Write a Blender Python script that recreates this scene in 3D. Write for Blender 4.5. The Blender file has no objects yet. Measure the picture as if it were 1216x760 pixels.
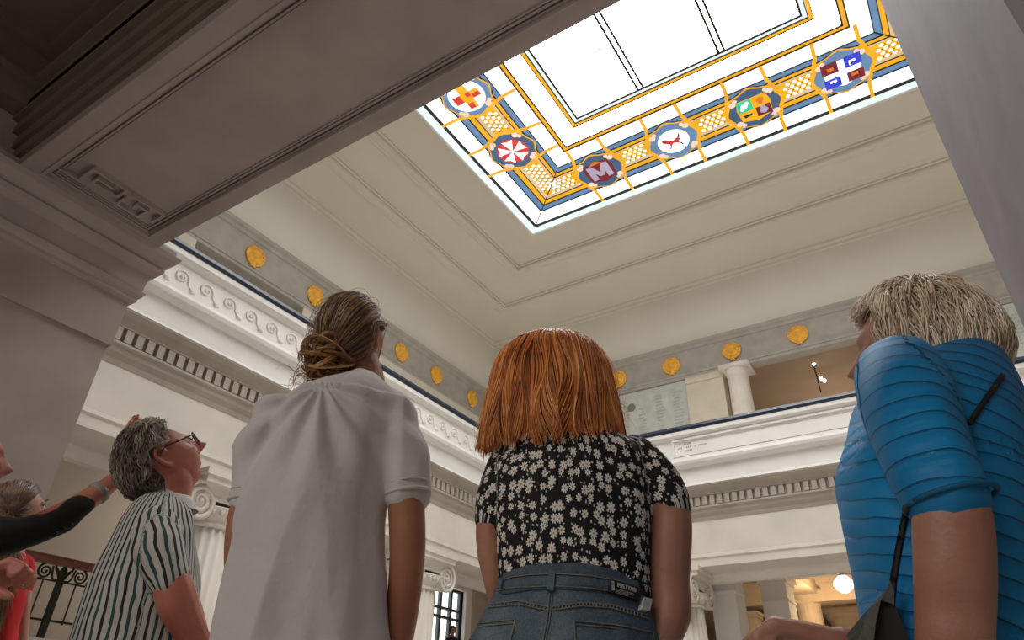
import bpy, bmesh, math, random
from mathutils import Vector as V, Matrix, Quaternion, noise
random.seed(7)
sc = bpy.context.scene
C = sc.collection
PI = math.pi
# ------------------------------------------------------------------ camera
YAW, PITCH, ROLL, FPX = 0.5865410718, 0.5625689274, 0.0319028921, 807.379
CAM = V((0, 0, 0.8))
Fw = V((-math.sin(YAW)*math.cos(PITCH), math.cos(YAW)*math.cos(PITCH), math.sin(PITCH)))
r0 = V((math.cos(YAW), math.sin(YAW), 0)); u0 = r0.cross(Fw)
Rt = r0*math.cos(ROLL) + u0*math.sin(ROLL)
Up = -r0*math.sin(ROLL) + u0*math.cos(ROLL)
cam = bpy.data.objects.new('camera', bpy.data.cameras.new('camera'))
C.objects.link(cam); sc.camera = cam
Mc = Matrix((Rt, Up, -Fw)).transposed().to_4x4(); Mc.translation = CAM
cam.matrix_world = Mc
cam.data.sensor_width = 36; cam.data.lens = 36*FPX/1216
cam.data.clip_start = .05; cam.data.clip_end = 200
def ray(px, py): return Rt*((px-608)/FPX) + Up*((380-py)/FPX) + Fw
def P(px, py, dh):
    d = ray(px, py); return CAM + d*(dh/math.hypot(d.x, d.y))
def ppm(px, py, dh):
    d = ray(px, py); return FPX/(dh/math.hypot(d.x, d.y))
def on(px, py, ax, v):
    d = ray(px, py); return CAM + d*((v-CAM[ax])/d[ax])
# ------------------------------------------------------------------ materials
def nt(name):
    m = bpy.data.materials.new(name); m.use_nodes = True
    t = m.node_tree; b = t.nodes['Principled BSDF']; return m, t, b
def N(t, typ, **kw):
    n = t.nodes.new(typ)
    for k, v in kw.items():
        if k in n.inputs: n.inputs[k].default_value = v
        else: setattr(n, k, v)
    return n
def mth(t, op, a, b=None, c=None):
    n = t.nodes.new('ShaderNodeMath'); n.operation = op
    for i, x in enumerate((a, b, c)):
        if x is None: continue
        if isinstance(x, (int, float)): n.inputs[i].default_value = x
        else: t.links.new(x, n.inputs[i])
    return n.outputs[0]
def ramp(t, fac, stops):
    n = t.nodes.new('ShaderNodeValToRGB'); t.links.new(fac, n.inputs[0])
    e = n.color_ramp.elements
    while len(e) < len(stops): e.new(0.5)
    for el, (p, c) in zip(e, stops): el.position = p; el.color = (*c, 1)
    return n.outputs[0]
def mixc(t, fac, a, b):
    n = t.nodes.new('ShaderNodeMix'); n.data_type = 'RGBA'
    for s, x in ((n.inputs[0], fac), (n.inputs[6], a), (n.inputs[7], b)):
        if isinstance(x, (int, float)): s.default_value = x
        elif isinstance(x, tuple): s.default_value = (*x, 1)
        else: t.links.new(x, s)
    return n.outputs[2]
def simple(name, col, rough=.6, var=.12, scale=8, bump=.0, metal=0, bscale=60, sss=0):
    m, t, b = nt(name)
    co = N(t, 'ShaderNodeTexCoord').outputs['Object']
    n = N(t, 'ShaderNodeTexNoise', Scale=scale, Detail=5.0); t.links.new(co, n.inputs['Vector'])
    lo = tuple(max(0, c*(1-var)) for c in col); hi = tuple(min(1, c*(1+var)) for c in col)
    t.links.new(ramp(t, n.outputs[0], [(.3, lo), (.7, hi)]), b.inputs['Base Color'])
    b.inputs['Roughness'].default_value = rough; b.inputs['Metallic'].default_value = metal
    if sss:
        b.inputs['Subsurface Weight'].default_value = sss; b.inputs['Subsurface Radius'].default_value = (.02, .008, .004)
        b.inputs['Subsurface Scale'].default_value = .5
    if bump:
        n2 = N(t, 'ShaderNodeTexNoise', Scale=bscale, Detail=4.0); t.links.new(co, n2.inputs['Vector'])
        bp = N(t, 'ShaderNodeBump', Strength=bump, Distance=.01); t.links.new(n2.outputs[0], bp.inputs['Height'])
        t.links.new(bp.outputs[0], b.inputs['Normal'])
    return m
def emis(name, col, s):
    m, t, b = nt(name)
    co = N(t, 'ShaderNodeTexCoord').outputs['Object']
    n = N(t, 'ShaderNodeTexNoise', Scale=2.2, Detail=3.0); t.links.new(co, n.inputs['Vector'])
    c = ramp(t, n.outputs[0], [(.3, tuple(x*.8 for x in col)), (.65, col)])
    t.links.new(c, b.inputs['Emission Color']); b.inputs['Emission Strength'].default_value = s
    b.inputs['Base Color'].default_value = tuple(x*.15 for x in col)+(1,); b.inputs['Roughness'].default_value = .3
    return m
STONE = simple('cream_stone', (.70, .655, .59), .75, .07, 1.3, .06, bscale=25)
WHITE = simple('white_plaster', (.78, .765, .735), .7, .04, 2, .03, bscale=25)
CEIL = simple('ceiling_plaster', (.66, .62, .54), .85, .03, .5)
WALLP = simple('upper_wall_paint', (.74, .71, .64), .85, .03, .6)
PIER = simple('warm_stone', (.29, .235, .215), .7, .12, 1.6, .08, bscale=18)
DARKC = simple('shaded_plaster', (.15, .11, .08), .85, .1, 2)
WARMST = simple('amber_stone', (.50, .40, .29), .8, .1, 1.5)
FRIEZE = simple('grey_frieze_stone', (.38, .355, .32), .8, .1, 2.5, .1, bscale=14)
FLOORM = simple('floor_marble', (.55, .50, .44), .35, .12, 2)
RAILM = simple('navy_rail', (.012, .022, .045), .3, .2, 4)
GOLD = simple('gold_leaf', (.85, .42, .04), .42, .25, 9, .5, bscale=22)
MARBLE = simple('grey_green_marble', (.47, .49, .46), .45, .12, 3)
IRON = simple('dark_iron', (.03, .025, .022), .4, .2, 12, metal=.6)
WOOD = simple('red_brown_handrail', (.17, .05, .03), .35, .3, 8)
BLACKM = simple('black_leading', (.012, .015, .015), .5, .2, 4)
SHADOW = simple('dark_recess', (.16, .13, .10), .9, .1, 2)
# ------------------------------------------------------------------ mesh helpers
def newbm(): return bmesh.new()
def box(bm, x0, x1, y0, y1, z0, z1):
    vs = [bm.verts.new((x, y, z)) for z in (z0, z1) for y in (y0, y1) for x in (x0, x1)]
    for q in ((0,2,3,1),(4,5,7,6),(0,1,5,4),(2,6,7,3),(0,4,6,2),(1,3,7,5)): bm.faces.new([vs[i] for i in q])
def obox(bm, c, ax, ay, az):
    vs = [bm.verts.new(c + ax*i + ay*j + az*k) for k in (-1,1) for j in (-1,1) for i in (-1,1)]
    for q in ((0,2,3,1),(4,5,7,6),(0,1,5,4),(2,6,7,3),(0,4,6,2),(1,3,7,5)): bm.faces.new([vs[i] for i in q])
def poly(bm, pts):
    return bm.faces.new([bm.verts.new(p) for p in pts])
def prism(bm, pts, d):
    a = [bm.verts.new(p) for p in pts]; b = [bm.verts.new(V(p)+V(d)) for p in pts]; n = len(a)
    bm.faces.new(a); bm.faces.new(b[::-1])
    for i in range(n): bm.faces.new((a[i], b[i], b[(i+1)%n], a[(i+1)%n]))
def ringfaces(bm, rings, cap=True):
    n = len(rings[0])
    for a, b in zip(rings, rings[1:]):
        for i in range(n): bm.faces.new((a[i], a[(i+1)%n], b[(i+1)%n], b[i]))
    if cap: bm.faces.new(rings[0][::-1]); bm.faces.new(rings[-1])
def catmull(pts, k=6):
    out = []; n = len(pts)
    for i in range(n-1):
        p0, p1, p2, p3 = pts[max(i-1,0)], pts[i], pts[i+1], pts[min(i+2,n-1)]
        for j in range(k):
            t = j/k
            out.append(0.5*((2*p1)+(p2-p0)*t+(2*p0-5*p1+4*p2-p3)*t*t+(3*p1-p0-3*p2+p3)*t**3))
    out.append(pts[-1]); return out
def tube(bm, pts, radii, seg=10, k=5, flat=1.0, ref=None, closed_end=True):
    """smooth tapering tube through pts"""
    pts = [V(p) for p in pts]
    if isinstance(radii, (int, float)): radii = [radii]*len(pts)
    if k > 1 and len(pts) > 2:
        q = catmull([V((*p, 0)).to_4d() if False else V((p.x, p.y, p.z, r)) for p, r in zip(pts, radii)], k)
        pts = [V(x[:3]) for x in q]; radii = [x[3] for x in q]
    rings = []; prev = ref
    for i, p in enumerate(pts):
        t = (pts[min(i+1, len(pts)-1)] - pts[max(i-1, 0)])
        if t.length < 1e-9: t = V((0,0,1))
        t.normalize()
        if prev is None: prev = V((1,0,0)) if abs(t.x) < .8 else V((0,1,0))
        a = (prev - t*prev.dot(t)); a = a.normalized() if a.length > 1e-6 else t.orthogonal().normalized()
        b = t.cross(a); prev = a
        rings.append([bm.verts.new(p + a*(math.cos(2*PI*j/seg)*radii[i]) + b*(math.sin(2*PI*j/seg)*radii[i]*flat)) for j in range(seg)])
    # rounded ends
    ringfaces(bm, rings, closed_end)
def ball(bm, c, r, seg=16):
    m = Matrix.Translation(V(c)); s = r if hasattr(r, '__len__') else (r, r, r)
    bmesh.ops.create_uvsphere(bm, u_segments=seg, v_segments=max(6, seg*3//4), radius=1, matrix=m @ Matrix.Diagonal((*s, 1)))
def lathe(bm, prof, c=(0,0,0), seg=24, flute=0, cap=True):
    rings = []
    for r, z in prof:
        rings.append([bm.verts.new((c[0]+r*math.cos(2*PI*j/seg), c[1]+r*math.sin(2*PI*j/seg), c[2]+z)) for j in range(seg)])
    ringfaces(bm, rings, cap)
def u_sweep(bm, rect, prof):
    """the same, open on the near side, ending inside the beam"""
    x0, x1, y0, y1 = rect
    cs = [[(x0+o, y0, z), (x0+o, y1-o, z), (x1-o, y1-o, z), (x1-o, y0, z)] for o, z in prof]
    R = [[bm.verts.new(p) for p in c] for c in cs]; n = len(R)
    for i in range(n):
        a, b = R[i], R[(i+1)%n]
        for j in range(3): bm.faces.new((a[j], a[j+1], b[j+1], b[j]))
    bm.faces.new([r[0] for r in R]); bm.faces.new([r[3] for r in R][::-1])
def ring_sweep(bm, rect, prof):
    """closed profile [(out,z)] swept round a rectangle; out>0 reaches into the hall"""
    x0, x1, y0, y1 = rect; cs = []
    for o, z in prof: cs.append([(x0+o, y0+o, z), (x1-o, y0+o, z), (x1-o, y1-o, z), (x0+o, y1-o, z)])
    R = [[bm.verts.new(p) for p in c] for c in cs]; n = len(R)
    for i in range(n):
        a, b = R[i], R[(i+1)%n]
        for j in range(4): bm.faces.new((a[j], a[(j+1)%4], b[(j+1)%4], b[j]))
def mesh_of(name, bm, mats, smooth=False):
    bmesh.ops.recalc_face_normals(bm, faces=bm.faces)
    me = bpy.data.meshes.new(name); bm.to_mesh(me); bm.free()
    for m in (mats if isinstance(mats, (list, tuple)) else [mats]): me.materials.append(m)
    if smooth: me.polygons.foreach_set('use_smooth', [True]*len(me.polygons))
    return me
def link(name, me, parent=None):
    o = bpy.data.objects.new(name, me); C.objects.link(o)
    if parent: o.parent = parent
    return o
def wparent(o, parent):
    """o's mesh is in world coordinates: keep it there under its parent"""
    off = V((0,0,0)); q = parent
    while q: off += q.location; q = q.parent
    o.data.transform(Matrix.Translation(-off)); o.parent = parent
def obj(name, bm, mats, parent=None, smooth=False):
    o = link(name, mesh_of(name, bm, mats, smooth))
    if parent: wparent(o, parent)
    return o
def struct(name, bm, mats, smooth=False, label=None):
    o = obj(name, bm, mats, None, smooth); o['kind'] = 'structure'
    if label: o['label'] = label
    return o
def tag(o, label, cat, group=None, kind=None):
    o['label'] = label; o['category'] = cat
    if group: o['group'] = group
    if kind: o['kind'] = kind
    return o
def empty(name, loc, label, cat, group=None):
    o = bpy.data.objects.new(name, None); C.objects.link(o); o.location = loc; o.empty_display_size = .1
    return tag(o, label, cat, group)
def copy_tree(o, parent=None):
    c = o.copy(); C.objects.link(c); c.parent = parent
    for ch in list(o.children): copy_tree(ch, c)
    return c
def fuse(bm, voxel, smooth=6, disp=None, fac=.5):
    """one continuous surface from overlapping closed shapes"""
    bmesh.ops.recalc_face_normals(bm, faces=bm.faces)
    me = bpy.data.meshes.new('t'); bm.to_mesh(me); bm.free()
    o = bpy.data.objects.new('t', me); C.objects.link(o)
    r = o.modifiers.new('r', 'REMESH'); r.mode = 'VOXEL'; r.voxel_size = voxel; r.use_smooth_shade = True
    if smooth: s = o.modifiers.new('s', 'SMOOTH'); s.iterations = smooth; s.factor = fac
    dg = bpy.context.evaluated_depsgraph_get()
    out = bpy.data.meshes.new_from_object(o.evaluated_get(dg))
    bpy.data.objects.remove(o); bpy.data.meshes.remove(me)
    if disp:
        ns = [v.normal.copy() for v in out.vertices]
        for v, n in zip(out.vertices, ns): v.co += n*disp(v.co, n)
    out.polygons.foreach_set('use_smooth', [True]*len(out.polygons))
    return out
def mlink(name, me, mat, parent):
    me.materials.clear(); me.materials.append(mat); o = link(name, me); wparent(o, parent); return o
# ================================================================== THE HALL
HX0, HX1, HY0, HY1 = -9.56, 4.08, 3.07, 15.55      # hall void, lower storey
UX0, UX1, UY0, UY1 = -14.15, 8.67, -1.5, 20.0      # upper walls, set back behind the gallery
ZC = 15.0
bm = newbm(); box(bm, -18, 12, -6, 31, -.1, 0); struct('floor', bm, FLOORM)
# upper walls: plain upper part
def wall_upper(name, x0, x1, y0, y1, z0=12.55, z1=ZC+.4):
    b = newbm(); box(b, x0, x1, y0, y1, z0, z1); return struct(name, b, WALLP)
wall_upper('wall_left', UX0-.4, UX0, UY0-.4, UY1+.4)
wall_upper('wall_back', UX0, UX1, UY1, UY1+.4)
wall_upper('wall_right', UX1, UX1+.4, UY0-.4, UY1+.4, 7.0)
wall_upper('wall_front', UX0, UX1, UY0-.4, UY0, 7.6)
# frieze with crown moulding (closed profile)
b = newbm()
ring_sweep(b, (UX0, UX1, UY0, UY1), [(-.4,11.4),(.02,11.4),(.02,11.5),(.06,11.5),(.06,11.56),(.0,11.58),(.0,12.42),(.05,12.44),(.07,12.52),(.15,12.56),(.17,12.66),(.0,12.68),(-.4,12.68)])
struct('trim_1', b, FRIEZE)
b = newbm(); ring_sweep(b, (UX0, UX1, UY0, UY1), [(0,14.80),(.05,14.82),(.07,14.9),(.16,14.94),(.18,15.02),(0,15.02)])
struct('trim_2', b, CEIL)
# ceiling: three shallow steps rising to the skylight
SX0, SX1, SY0, SY1 = -9.13, 3.65, 3.5, 14.82; ZS = 15.20
b = newbm()
def frame(b, o, i, z0, z1):
    (a0,a1,c0,c1), (d0,d1,e0,e1) = o, i
    box(b, a0, d0, c0, c1, z0, z1); box(b, d1, a1, c0, c1, z0, z1); box(b, d0, d1, c0, e0, z0, z1); box(b, d0, d1, e1, c1, z0, z1)
SA = (SX0-1.5, SX1+1.5, SY0-1.4, SY1+1.42); SB = (SX0-3.15, SX1+3.15, SY0-3.0, SY1+3.1)
frame(b, (UX0-.4,UX1+.4,UY0-.4,UY1+.4), SB, ZC, ZC+.6)
frame(b, SB, SA, ZC+.13, ZC+.6)
frame(b, SA, (SX0,SX1,SY0,SY1), ZC+.25, ZC+.6)
for q, z in ((SA, ZC+.13), (SB, ZC)):
    ring_sweep(b, q, [(.26,z+.125),(.26,z+.2),(-.04,z+.2),(-.30,z+.2),(-.30,z-.03),(-.26,z-.06),(-.2,z-.02),(-.16,z-.05),(.02,z-.07),(.05,z-.02),(.05,z+.05),(.10,z+.07),(.10,z+.12)])
struct('ceiling', b, CEIL)
# roof above the skylight keeps its wells dark
# ---- gallery parapet and entablature, profile read from the photograph
LR = (HX0, HX1, HY0-.05, HY1)
b = newbm(); u_sweep(b, LR, [(-.12,7.60),(.10,7.60),(.12,7.66),(.10,7.73),(-.12,7.73)]); struct('trim_3', b, RAILM)
b = newbm(); u_sweep(b, LR, [(-.3,7.6),(.09,7.6),(.09,7.5),(.05,7.46),(.0,7.44),(-.02,7.42),(-.02,6.97),(.03,6.95),(.03,6.9),(.09,6.88),(.13,6.8),(.11,6.73),(.06,6.69),(-.04,6.66),(-.3,6.66)])
struct('trim_4', b, WHITE)
b = newbm(); u_sweep(b, LR, [(-.34,6.7),(-.03,6.68),(-.03,6.28),(.04,6.25),(.06,6.2),(-.34,6.18)]); struct('trim_5', b, WHITE)
b = newbm(); u_sweep(b, LR, [(-.34,6.22),(.05,6.21),(.05,6.17),(.0,6.1),(-.06,6.04),(-.10,6.0),(-.10,5.97),(-.17,5.96),(-.17,5.74),(-.08,5.73),(-.08,5.69),(-.12,5.66),(-.14,5.58),(-.19,5.5),(-.21,5.42),(-.34,5.42)])
DP = .175
def rng(a, c, s):
    x = a
    while x < c: yield x; x += s
for y in rng(HY0+.2, HY1-.2, DP): box(b, HX0-.18, HX0-.09, y, y+.112, 5.75, 5.955)
for x in rng(HX0+.15, HX1-.2, DP): box(b, x, x+.112, HY1+.09, HY1+.18, 5.75, 5.955)
struct('trim_6', b, simple('cornice_stone', (.40, .355, .30), .8, .1, 2, .1, bscale=20))
b = newbm(); u_sweep(b, LR, [(-1.0,5.45),(-.22,5.45),(-.22,4.68),(-.17,4.66),(-.16,4.6),(-.19,4.58),(-.19,4.44),(-.19,4.40),(-1.0,4.40)])
struct('trim_7', b, STONE)
b = newbm(); u_sweep(b, LR, [(-1.0,4.62),(-1.0,4.36),(-1.06,4.33),(-1.1,4.22),(-1.2,4.2),(-1.2,4.62)]); struct('trim_8', b, STONE)
# gallery slab between parapet and upper walls
b = newbm(); box(b, UX0-3, HX0-.3, UY0-.4, UY1+8.4, 6.25, 6.55); box(b, HX0-.3, HX1+.3, HY1+.3, UY1+8.4, 6.25, 6.55); box(b, HX1+.3, UX1+3, UY0-.4, UY1+8.4, 6.25, 6.55); struct('ceiling_gallery_slab', b, WARMST)
# vitruvian scroll relief
def scroll(b, o, ax, nrm, r=.135, w=.021):
    pts = []; n = 22
    for i in range(n+1):
        t = i/n; a = PI*1.02 - t*2*PI*1.45; rr = r*(1-.8*t)
        pts.append(o + ax*(math.cos(a)*rr) + V((0,0,1))*(math.sin(a)*rr) + nrm*.005)
    tail = [o - ax*.30 + V((0,0,-.17)) + nrm*.0, o - ax*.2 + V((0,0,-.13)), pts[0] + V((0,0,-.06)) - ax*.005]
    tube(b, tail+pts, [w*.8]*3 + [w*(1.1-.4*i/n) for i in range(n+1)], seg=5, k=1)
    ball(b, o + ax*.01 + nrm*.01, .03, 8)
    ball(b, o + ax*.23 + V((0,0,-.155)) + nrm*.0, (.05, .05, .04), 8)
b = newbm()
y = 4.61 - .465*3
while y < HY1-.2:
    scroll(b, V((HX0-.02, y, 7.19)), V((0,-1,0)), V((1,0,0))); y += .465
for a, c in ((HX0+.3, -5.6), (.35, HX1-.2)):
    for x in rng(a, c, .465): scroll(b, V((x, HY1+.02, 7.19)), V((-1 if x < -2 else 1,0,0)), V((0,-1,0)))
struct('trim_9', b, WHITE, True)
# recessed inscription panel on the back parapet
b = newbm(); PX0, PX1 = -5.42, -.06; yb = HY1+.02
for z0, z1, d in ((7.37,7.42,.05),(7.33,7.37,.02),(7.0,7.03,.02),(6.97,7.0,.04)): box(b, PX0, PX1, yb-d, yb, z0, z1)
for x in (PX0, PX1-.05): box(b, x, x+.05, yb-.045, yb, 6.97, 7.42)
struct('trim_10', b, WHITE)
b = newbm()
for (x0, x1, z) in ((-5.24,-5.18,7.30),(-5.12,-4.93,7.285),(-5.28,-5.17,7.2),(-5.25,-5.2,7.12),(-5.11,-4.95,7.20),(-5.11,-4.92,7.11),(-4.86,-4.8,7.19),(-4.76,-4.55,7.2)):
    n = max(1, int((x1-x0)/.035))
    for i in range(n):
        xx = x0+(x1-x0)*i/n; box(b, xx, xx+.022, yb-.008, yb, z-.018, z+.018)
o = obj('carved_inscription', b, simple('inscription_brown', (.34,.30,.26), .8)); tag(o, 'faint brown carved lines of writing at the end of the white parapet panel', 'inscription')
# upper storey: piers, columns and panels below the frieze
def doric(b, x, y, z0, z1, r, flutes=20):
    seg = flutes*3
    def ringr(rad, z, fl=True):
        return [b.verts.new((x+math.cos(2*PI*j/seg)*rad*(.955 if fl and j%3==1 else 1), y+math.sin(2*PI*j/seg)*rad*(.955 if fl and j%3==1 else 1), z)) for j in range(seg)]
    h = z1-z0
    R = [ringr(r*1.02, z0), ringr(r, z0+h*.4), ringr(r*.88, z1-r*1.05), ringr(r*.9, z1-r*1.0, False), ringr(r*.94, z1-r*.9, False), ringr(r*.92, z1-r*.84, False), ringr(r*1.1, z1-r*.6, False), ringr(r*1.22, z1-r*.42, False), ringr(r*1.22, z1-r*.36, False)]
    ringfaces(b, R)
    box(b, x-r*1.3, x+r*1.3, y-r*1.3, y+r*1.3, z1-r*.37, z1)
UZ = 11.4
PSS = simple('pier_sandstone', (.60, .54, .44), .8, .06, 2)
for x0, x1 in ((-6.28,-5.05),(-10.6,-8.77),(-.92,1.6),(5.42,UX1),(UX0-.4,-12.4)):
    b = newbm(); box(b, x0, x1, UY1-.02, UY1+.5, 6.5, UZ)
    if x0 == -6.28: box(b, -6.29, -5.0, UY1-.07, UY1+.5, 11.16, 11.3)
    struct('wall_gallery_back', b, PSS)
b = newbm()
for y0, y1 in ((5.6,6.85),(10.4,20.4),(-1.5,1.2)): box(b, UX0-.5, UX0+.02, y0, y1, 6.5, UZ)
struct('wall_gallery_left', b, simple('pier_sandstone2', (.58, .54, .46), .8, .06, 2))
ub = newbm(); doric(ub, -4.6, UY1+.12, 6.5, UZ, .36); uc = obj('fluted_gallery_column', ub, STONE, None, True)
tag(uc, 'short fluted column beside the sandstone pier in the upper gallery opening', 'column')
for k, (x0, x1) in enumerate(((-8.75,-6.3),(1.62,5.4))):
    root = empty('marble_name_panel', ((x0+x1)/2, UY1+.1, 6.6), ('grey marble panel of engraved names between gallery piers, behind the red-haired woman' if k == 0 else 'grey marble panel of engraved names beside the plain stone pier near the blond woman'), 'panel')
    b = newbm(); box(b, x0, x1, UY1+.06, UY1+.3, 6.6, UZ-.02); obj('slab', b, MARBLE, root)
    b = newbm(); rnd = random.Random(3+k)
    w = (x1-x0)/4
    for c in range(4):
        for i in range(14):
            z = 11.0 - i*.11
            if c in (1,) and i < 3 and k == 0: continue
            l = w*rnd.uniform(.35, .62); xs = x0 + c*w + w*.18
            n = int(l/.06)
            for j in range(n):
                if rnd.random() < .85: box(b, xs+j*.06, xs+j*.06+.042, UY1+.053, UY1+.06, z, z+.05)
    obj('engraved_names', b, simple('engraving_grey', (.36,.38,.36), .8), root)
    if k == 0:
        b = newbm(); lathe(b, [(.14,0),(.14,.02),(.09,.03),(.08,.02)], seg=24); me = mesh_of('roundel', b, simple('roundel_dark', (.17,.18,.17), .6))
        me.transform(Matrix.Translation((-8.28, UY1+.06, 10.82)) @ Matrix.Rotation(PI/2, 4, 'X')); o = link('roundel', me); wparent(o, root)
# room behind the upper opening
b = newbm()
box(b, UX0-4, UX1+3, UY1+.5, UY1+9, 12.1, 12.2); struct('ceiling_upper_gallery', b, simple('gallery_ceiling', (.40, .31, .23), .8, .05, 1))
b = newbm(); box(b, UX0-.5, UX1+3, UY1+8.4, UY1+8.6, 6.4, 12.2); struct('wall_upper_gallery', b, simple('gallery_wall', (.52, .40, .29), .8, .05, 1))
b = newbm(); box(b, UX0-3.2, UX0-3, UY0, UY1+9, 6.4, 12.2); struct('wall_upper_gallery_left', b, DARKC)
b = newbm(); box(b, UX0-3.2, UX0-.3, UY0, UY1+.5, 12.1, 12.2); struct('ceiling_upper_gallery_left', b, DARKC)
# gold rosettes
rb = newbm()
prof = [(.0,.0),(.29,.0),(.31,.03),(.29,.06),(.25,.055),(.235,.04),(.20,.045),(.18,.075),(.15,.075),(.135,.05),(.09,.055),(.07,.09),(.02,.105),(.0,.105)]
lathe(rb, [(max(r, .002), z) for r, z in prof], seg=36, cap=False)
for i in range(16):
    a = 2*PI*i/16; ball(rb, (math.cos(a)*.275, math.sin(a)*.275, .05), (.045,.045,.03), 8)
RM = mesh_of('rosette_disc', rb, GOLD, True)
kb = newbm()
for s in (-1, 1):
    tube(kb, [(0,-.27,.03),(s*.05,-.33,.04),(s*.09,-.345,.02)], [.03,.03,.012], seg=6, k=3)
ball(kb, (0,-.29,.04), .04, 8)
KM = mesh_of('ribbon_knot', kb, GOLD, True)
proto = None; nbr = {}
spots = [('L', y) for y in (4.3, 6.3, 8.5, 10.7, 12.7, 14.6, 16.5, 18.7)] + [('B', x) for x in (-12.6,-10.7,-8.66,-6.7,-4.63,-2.54,-.5,1.55,3.6)]
rl = {('L',8.5):'gold rosette on the grey frieze beside the dark beam end, first along its wall', ('L',10.7):'gold rosette on the frieze just above the long-haired man\'s crown',
      ('L',14.6):'gold rosette on the frieze just past the long-haired man\'s face', ('L',16.5):'gold rosette midway between the long-haired man and the hall corner',
      ('L',18.7):'gold rosette on the frieze next to the hall corner, beside the red-haired woman',
      ('B',-8.66):'gold rosette above the grey marble panel, touching the red hair', ('B',-6.7):'gold rosette above the join of marble panel and sandstone pier',
      ('B',-4.63):'gold rosette directly above the short fluted gallery column', ('B',-2.54):'gold rosette above the gallery opening with the spotlights',
      ('B',-.5):'gold rosette half covered by the blond woman\'s fringe'}
for s in spots:
    if s not in rl and s not in (('L',12.7),): continue
    if proto is None:
        o = empty('gold_rosette', (0,0,0), '', 'ornament', 'gold rosettes along the upper frieze'); proto = o
        link('rosette_disc', RM, o); link('ribbon_knot', KM, o)
    else: o = copy_tree(proto)
    side, t = s
    if side == 'L': o.location = (UX0, t, 11.98); o.rotation_euler = (PI/2, 0, PI/2)
    else: o.location = (t, UY1, 11.98); o.rotation_euler = (PI/2, 0, 0)
    o['label'] = rl.get(s, 'gold rosette on the frieze hidden behind the long-haired man\'s head')
# ------------------------------------------------------------------ ionic columns
def ionic(name, label, cx, cy, faceY):
    root = empty(name, (cx, cy, 0), label, 'column', 'ionic columns around the hall')
    b = newbm(); fl = 20; seg = fl*6; R = []
    for z, r in ((.35,.5),(1.6,.49),(3.62,.43)):
        R.append([b.verts.new((math.cos(2*PI*j/seg)*r*(1-.075*math.sin(PI*min((j%6)/5,1))), math.sin(2*PI*j/seg)*r*(1-.075*math.sin(PI*min((j%6)/5,1))), z)) for j in range(seg)])
    ringfaces(b, R); link('shaft', mesh_of('shaft', b, STONE, True), root)
    b = newbm(); box(b, -.62,.62,-.62,.62,0,.14); lathe(b, [(.6,.14),(.62,.19),(.6,.24),(.53,.26),(.52,.3),(.56,.33),(.5,.36)], seg=40); link('base', mesh_of('base', b, STONE), root)
    b = newbm(); lathe(b, [(.43,3.6),(.46,3.62),(.46,3.66),(.43,3.68),(.47,3.76),(.55,3.86),(.57,3.9),(.4,3.95)], seg=40)
    for j in range(24):
        a = 2*PI*j/24; ball(b, (math.cos(a)*.52, math.sin(a)*.52, 3.83), (.045,.045,.06), 8)
    link('echinus', mesh_of('echinus', b, STONE, True), root)
    b = newbm(); box(b, -.6,.6,-.6,.6,4.2,4.3); box(b, -.64,.64,-.64,.64,4.3,4.41); link('abacus', mesh_of('abacus', b, STONE), root)
    # volutes: spiral faces + rolled bolster
    for s in (-1, 1):
        b = newbm(); R0 = .30
        cyl = [(R0*.96, -.44),(R0*.8,-.2),(R0*.72,0),(R0*.8,.2),(R0*.96,.44)]
        rings = [[b.verts.new((d, s*.52 + math.cos(2*PI*j/28)*r, 3.92 + math.sin(2*PI*j/28)*r)) for j in range(28)] for r, d in cyl]
        ringfaces(b, rings)
        for d in (-.45, .45):
            pts = []; rad = []; n = 60
            for i in range(n+1):
                t = i/n; a = PI/2 + (1 if s > 0 else -1)*(-1)*t*2*PI*2.6; r = (R0-.035)*(1-t)**1.05+.035
                pts.append((d, s*.52 + math.cos(a)*r, 3.92 + math.sin(a)*r)); rad.append(.042*(1-.55*t))
            tube(b, pts, rad, seg=6, k=1)
            ball(b, (d*1.02, s*.52, 3.92), .045, 10)
        link('volute', mesh_of('volute', b, STONE, True), root)
    b = newbm()
    for d in (-.44, .44):
        box(b, d-.02, d+.03, -.5, .5, 4.16, 4.235); box(b, d-.01, d+.01, -.5, .5, 3.98, 4.18)
        tube(b, [(d,-.5,4.06),(d,0,4.02),(d,.5,4.06)], .025, seg=6, k=4)
    link('channel', mesh_of('channel', b, STONE), root)
    if faceY: root.rotation_euler.z = PI/2
    return root
ca = ionic('ionic_column', 'cream ionic column whose volute shows beside the grey-haired man\'s chin', HX0-.62, 6.62, False)
def again(x, y, lab, rz=0):
    c = copy_tree(ca); c.location = (x, y, 0); c['label'] = lab; c.rotation_euler.z = rz; return c
again(HX0-.62, 11.86, 'cream ionic column with a volute in front of the tall window, between man and red-haired woman')
again(-5.75, HY1+.62, 'cream ionic column beneath the dentil cornice beside the red-haired woman\'s arm', 0)
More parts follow.
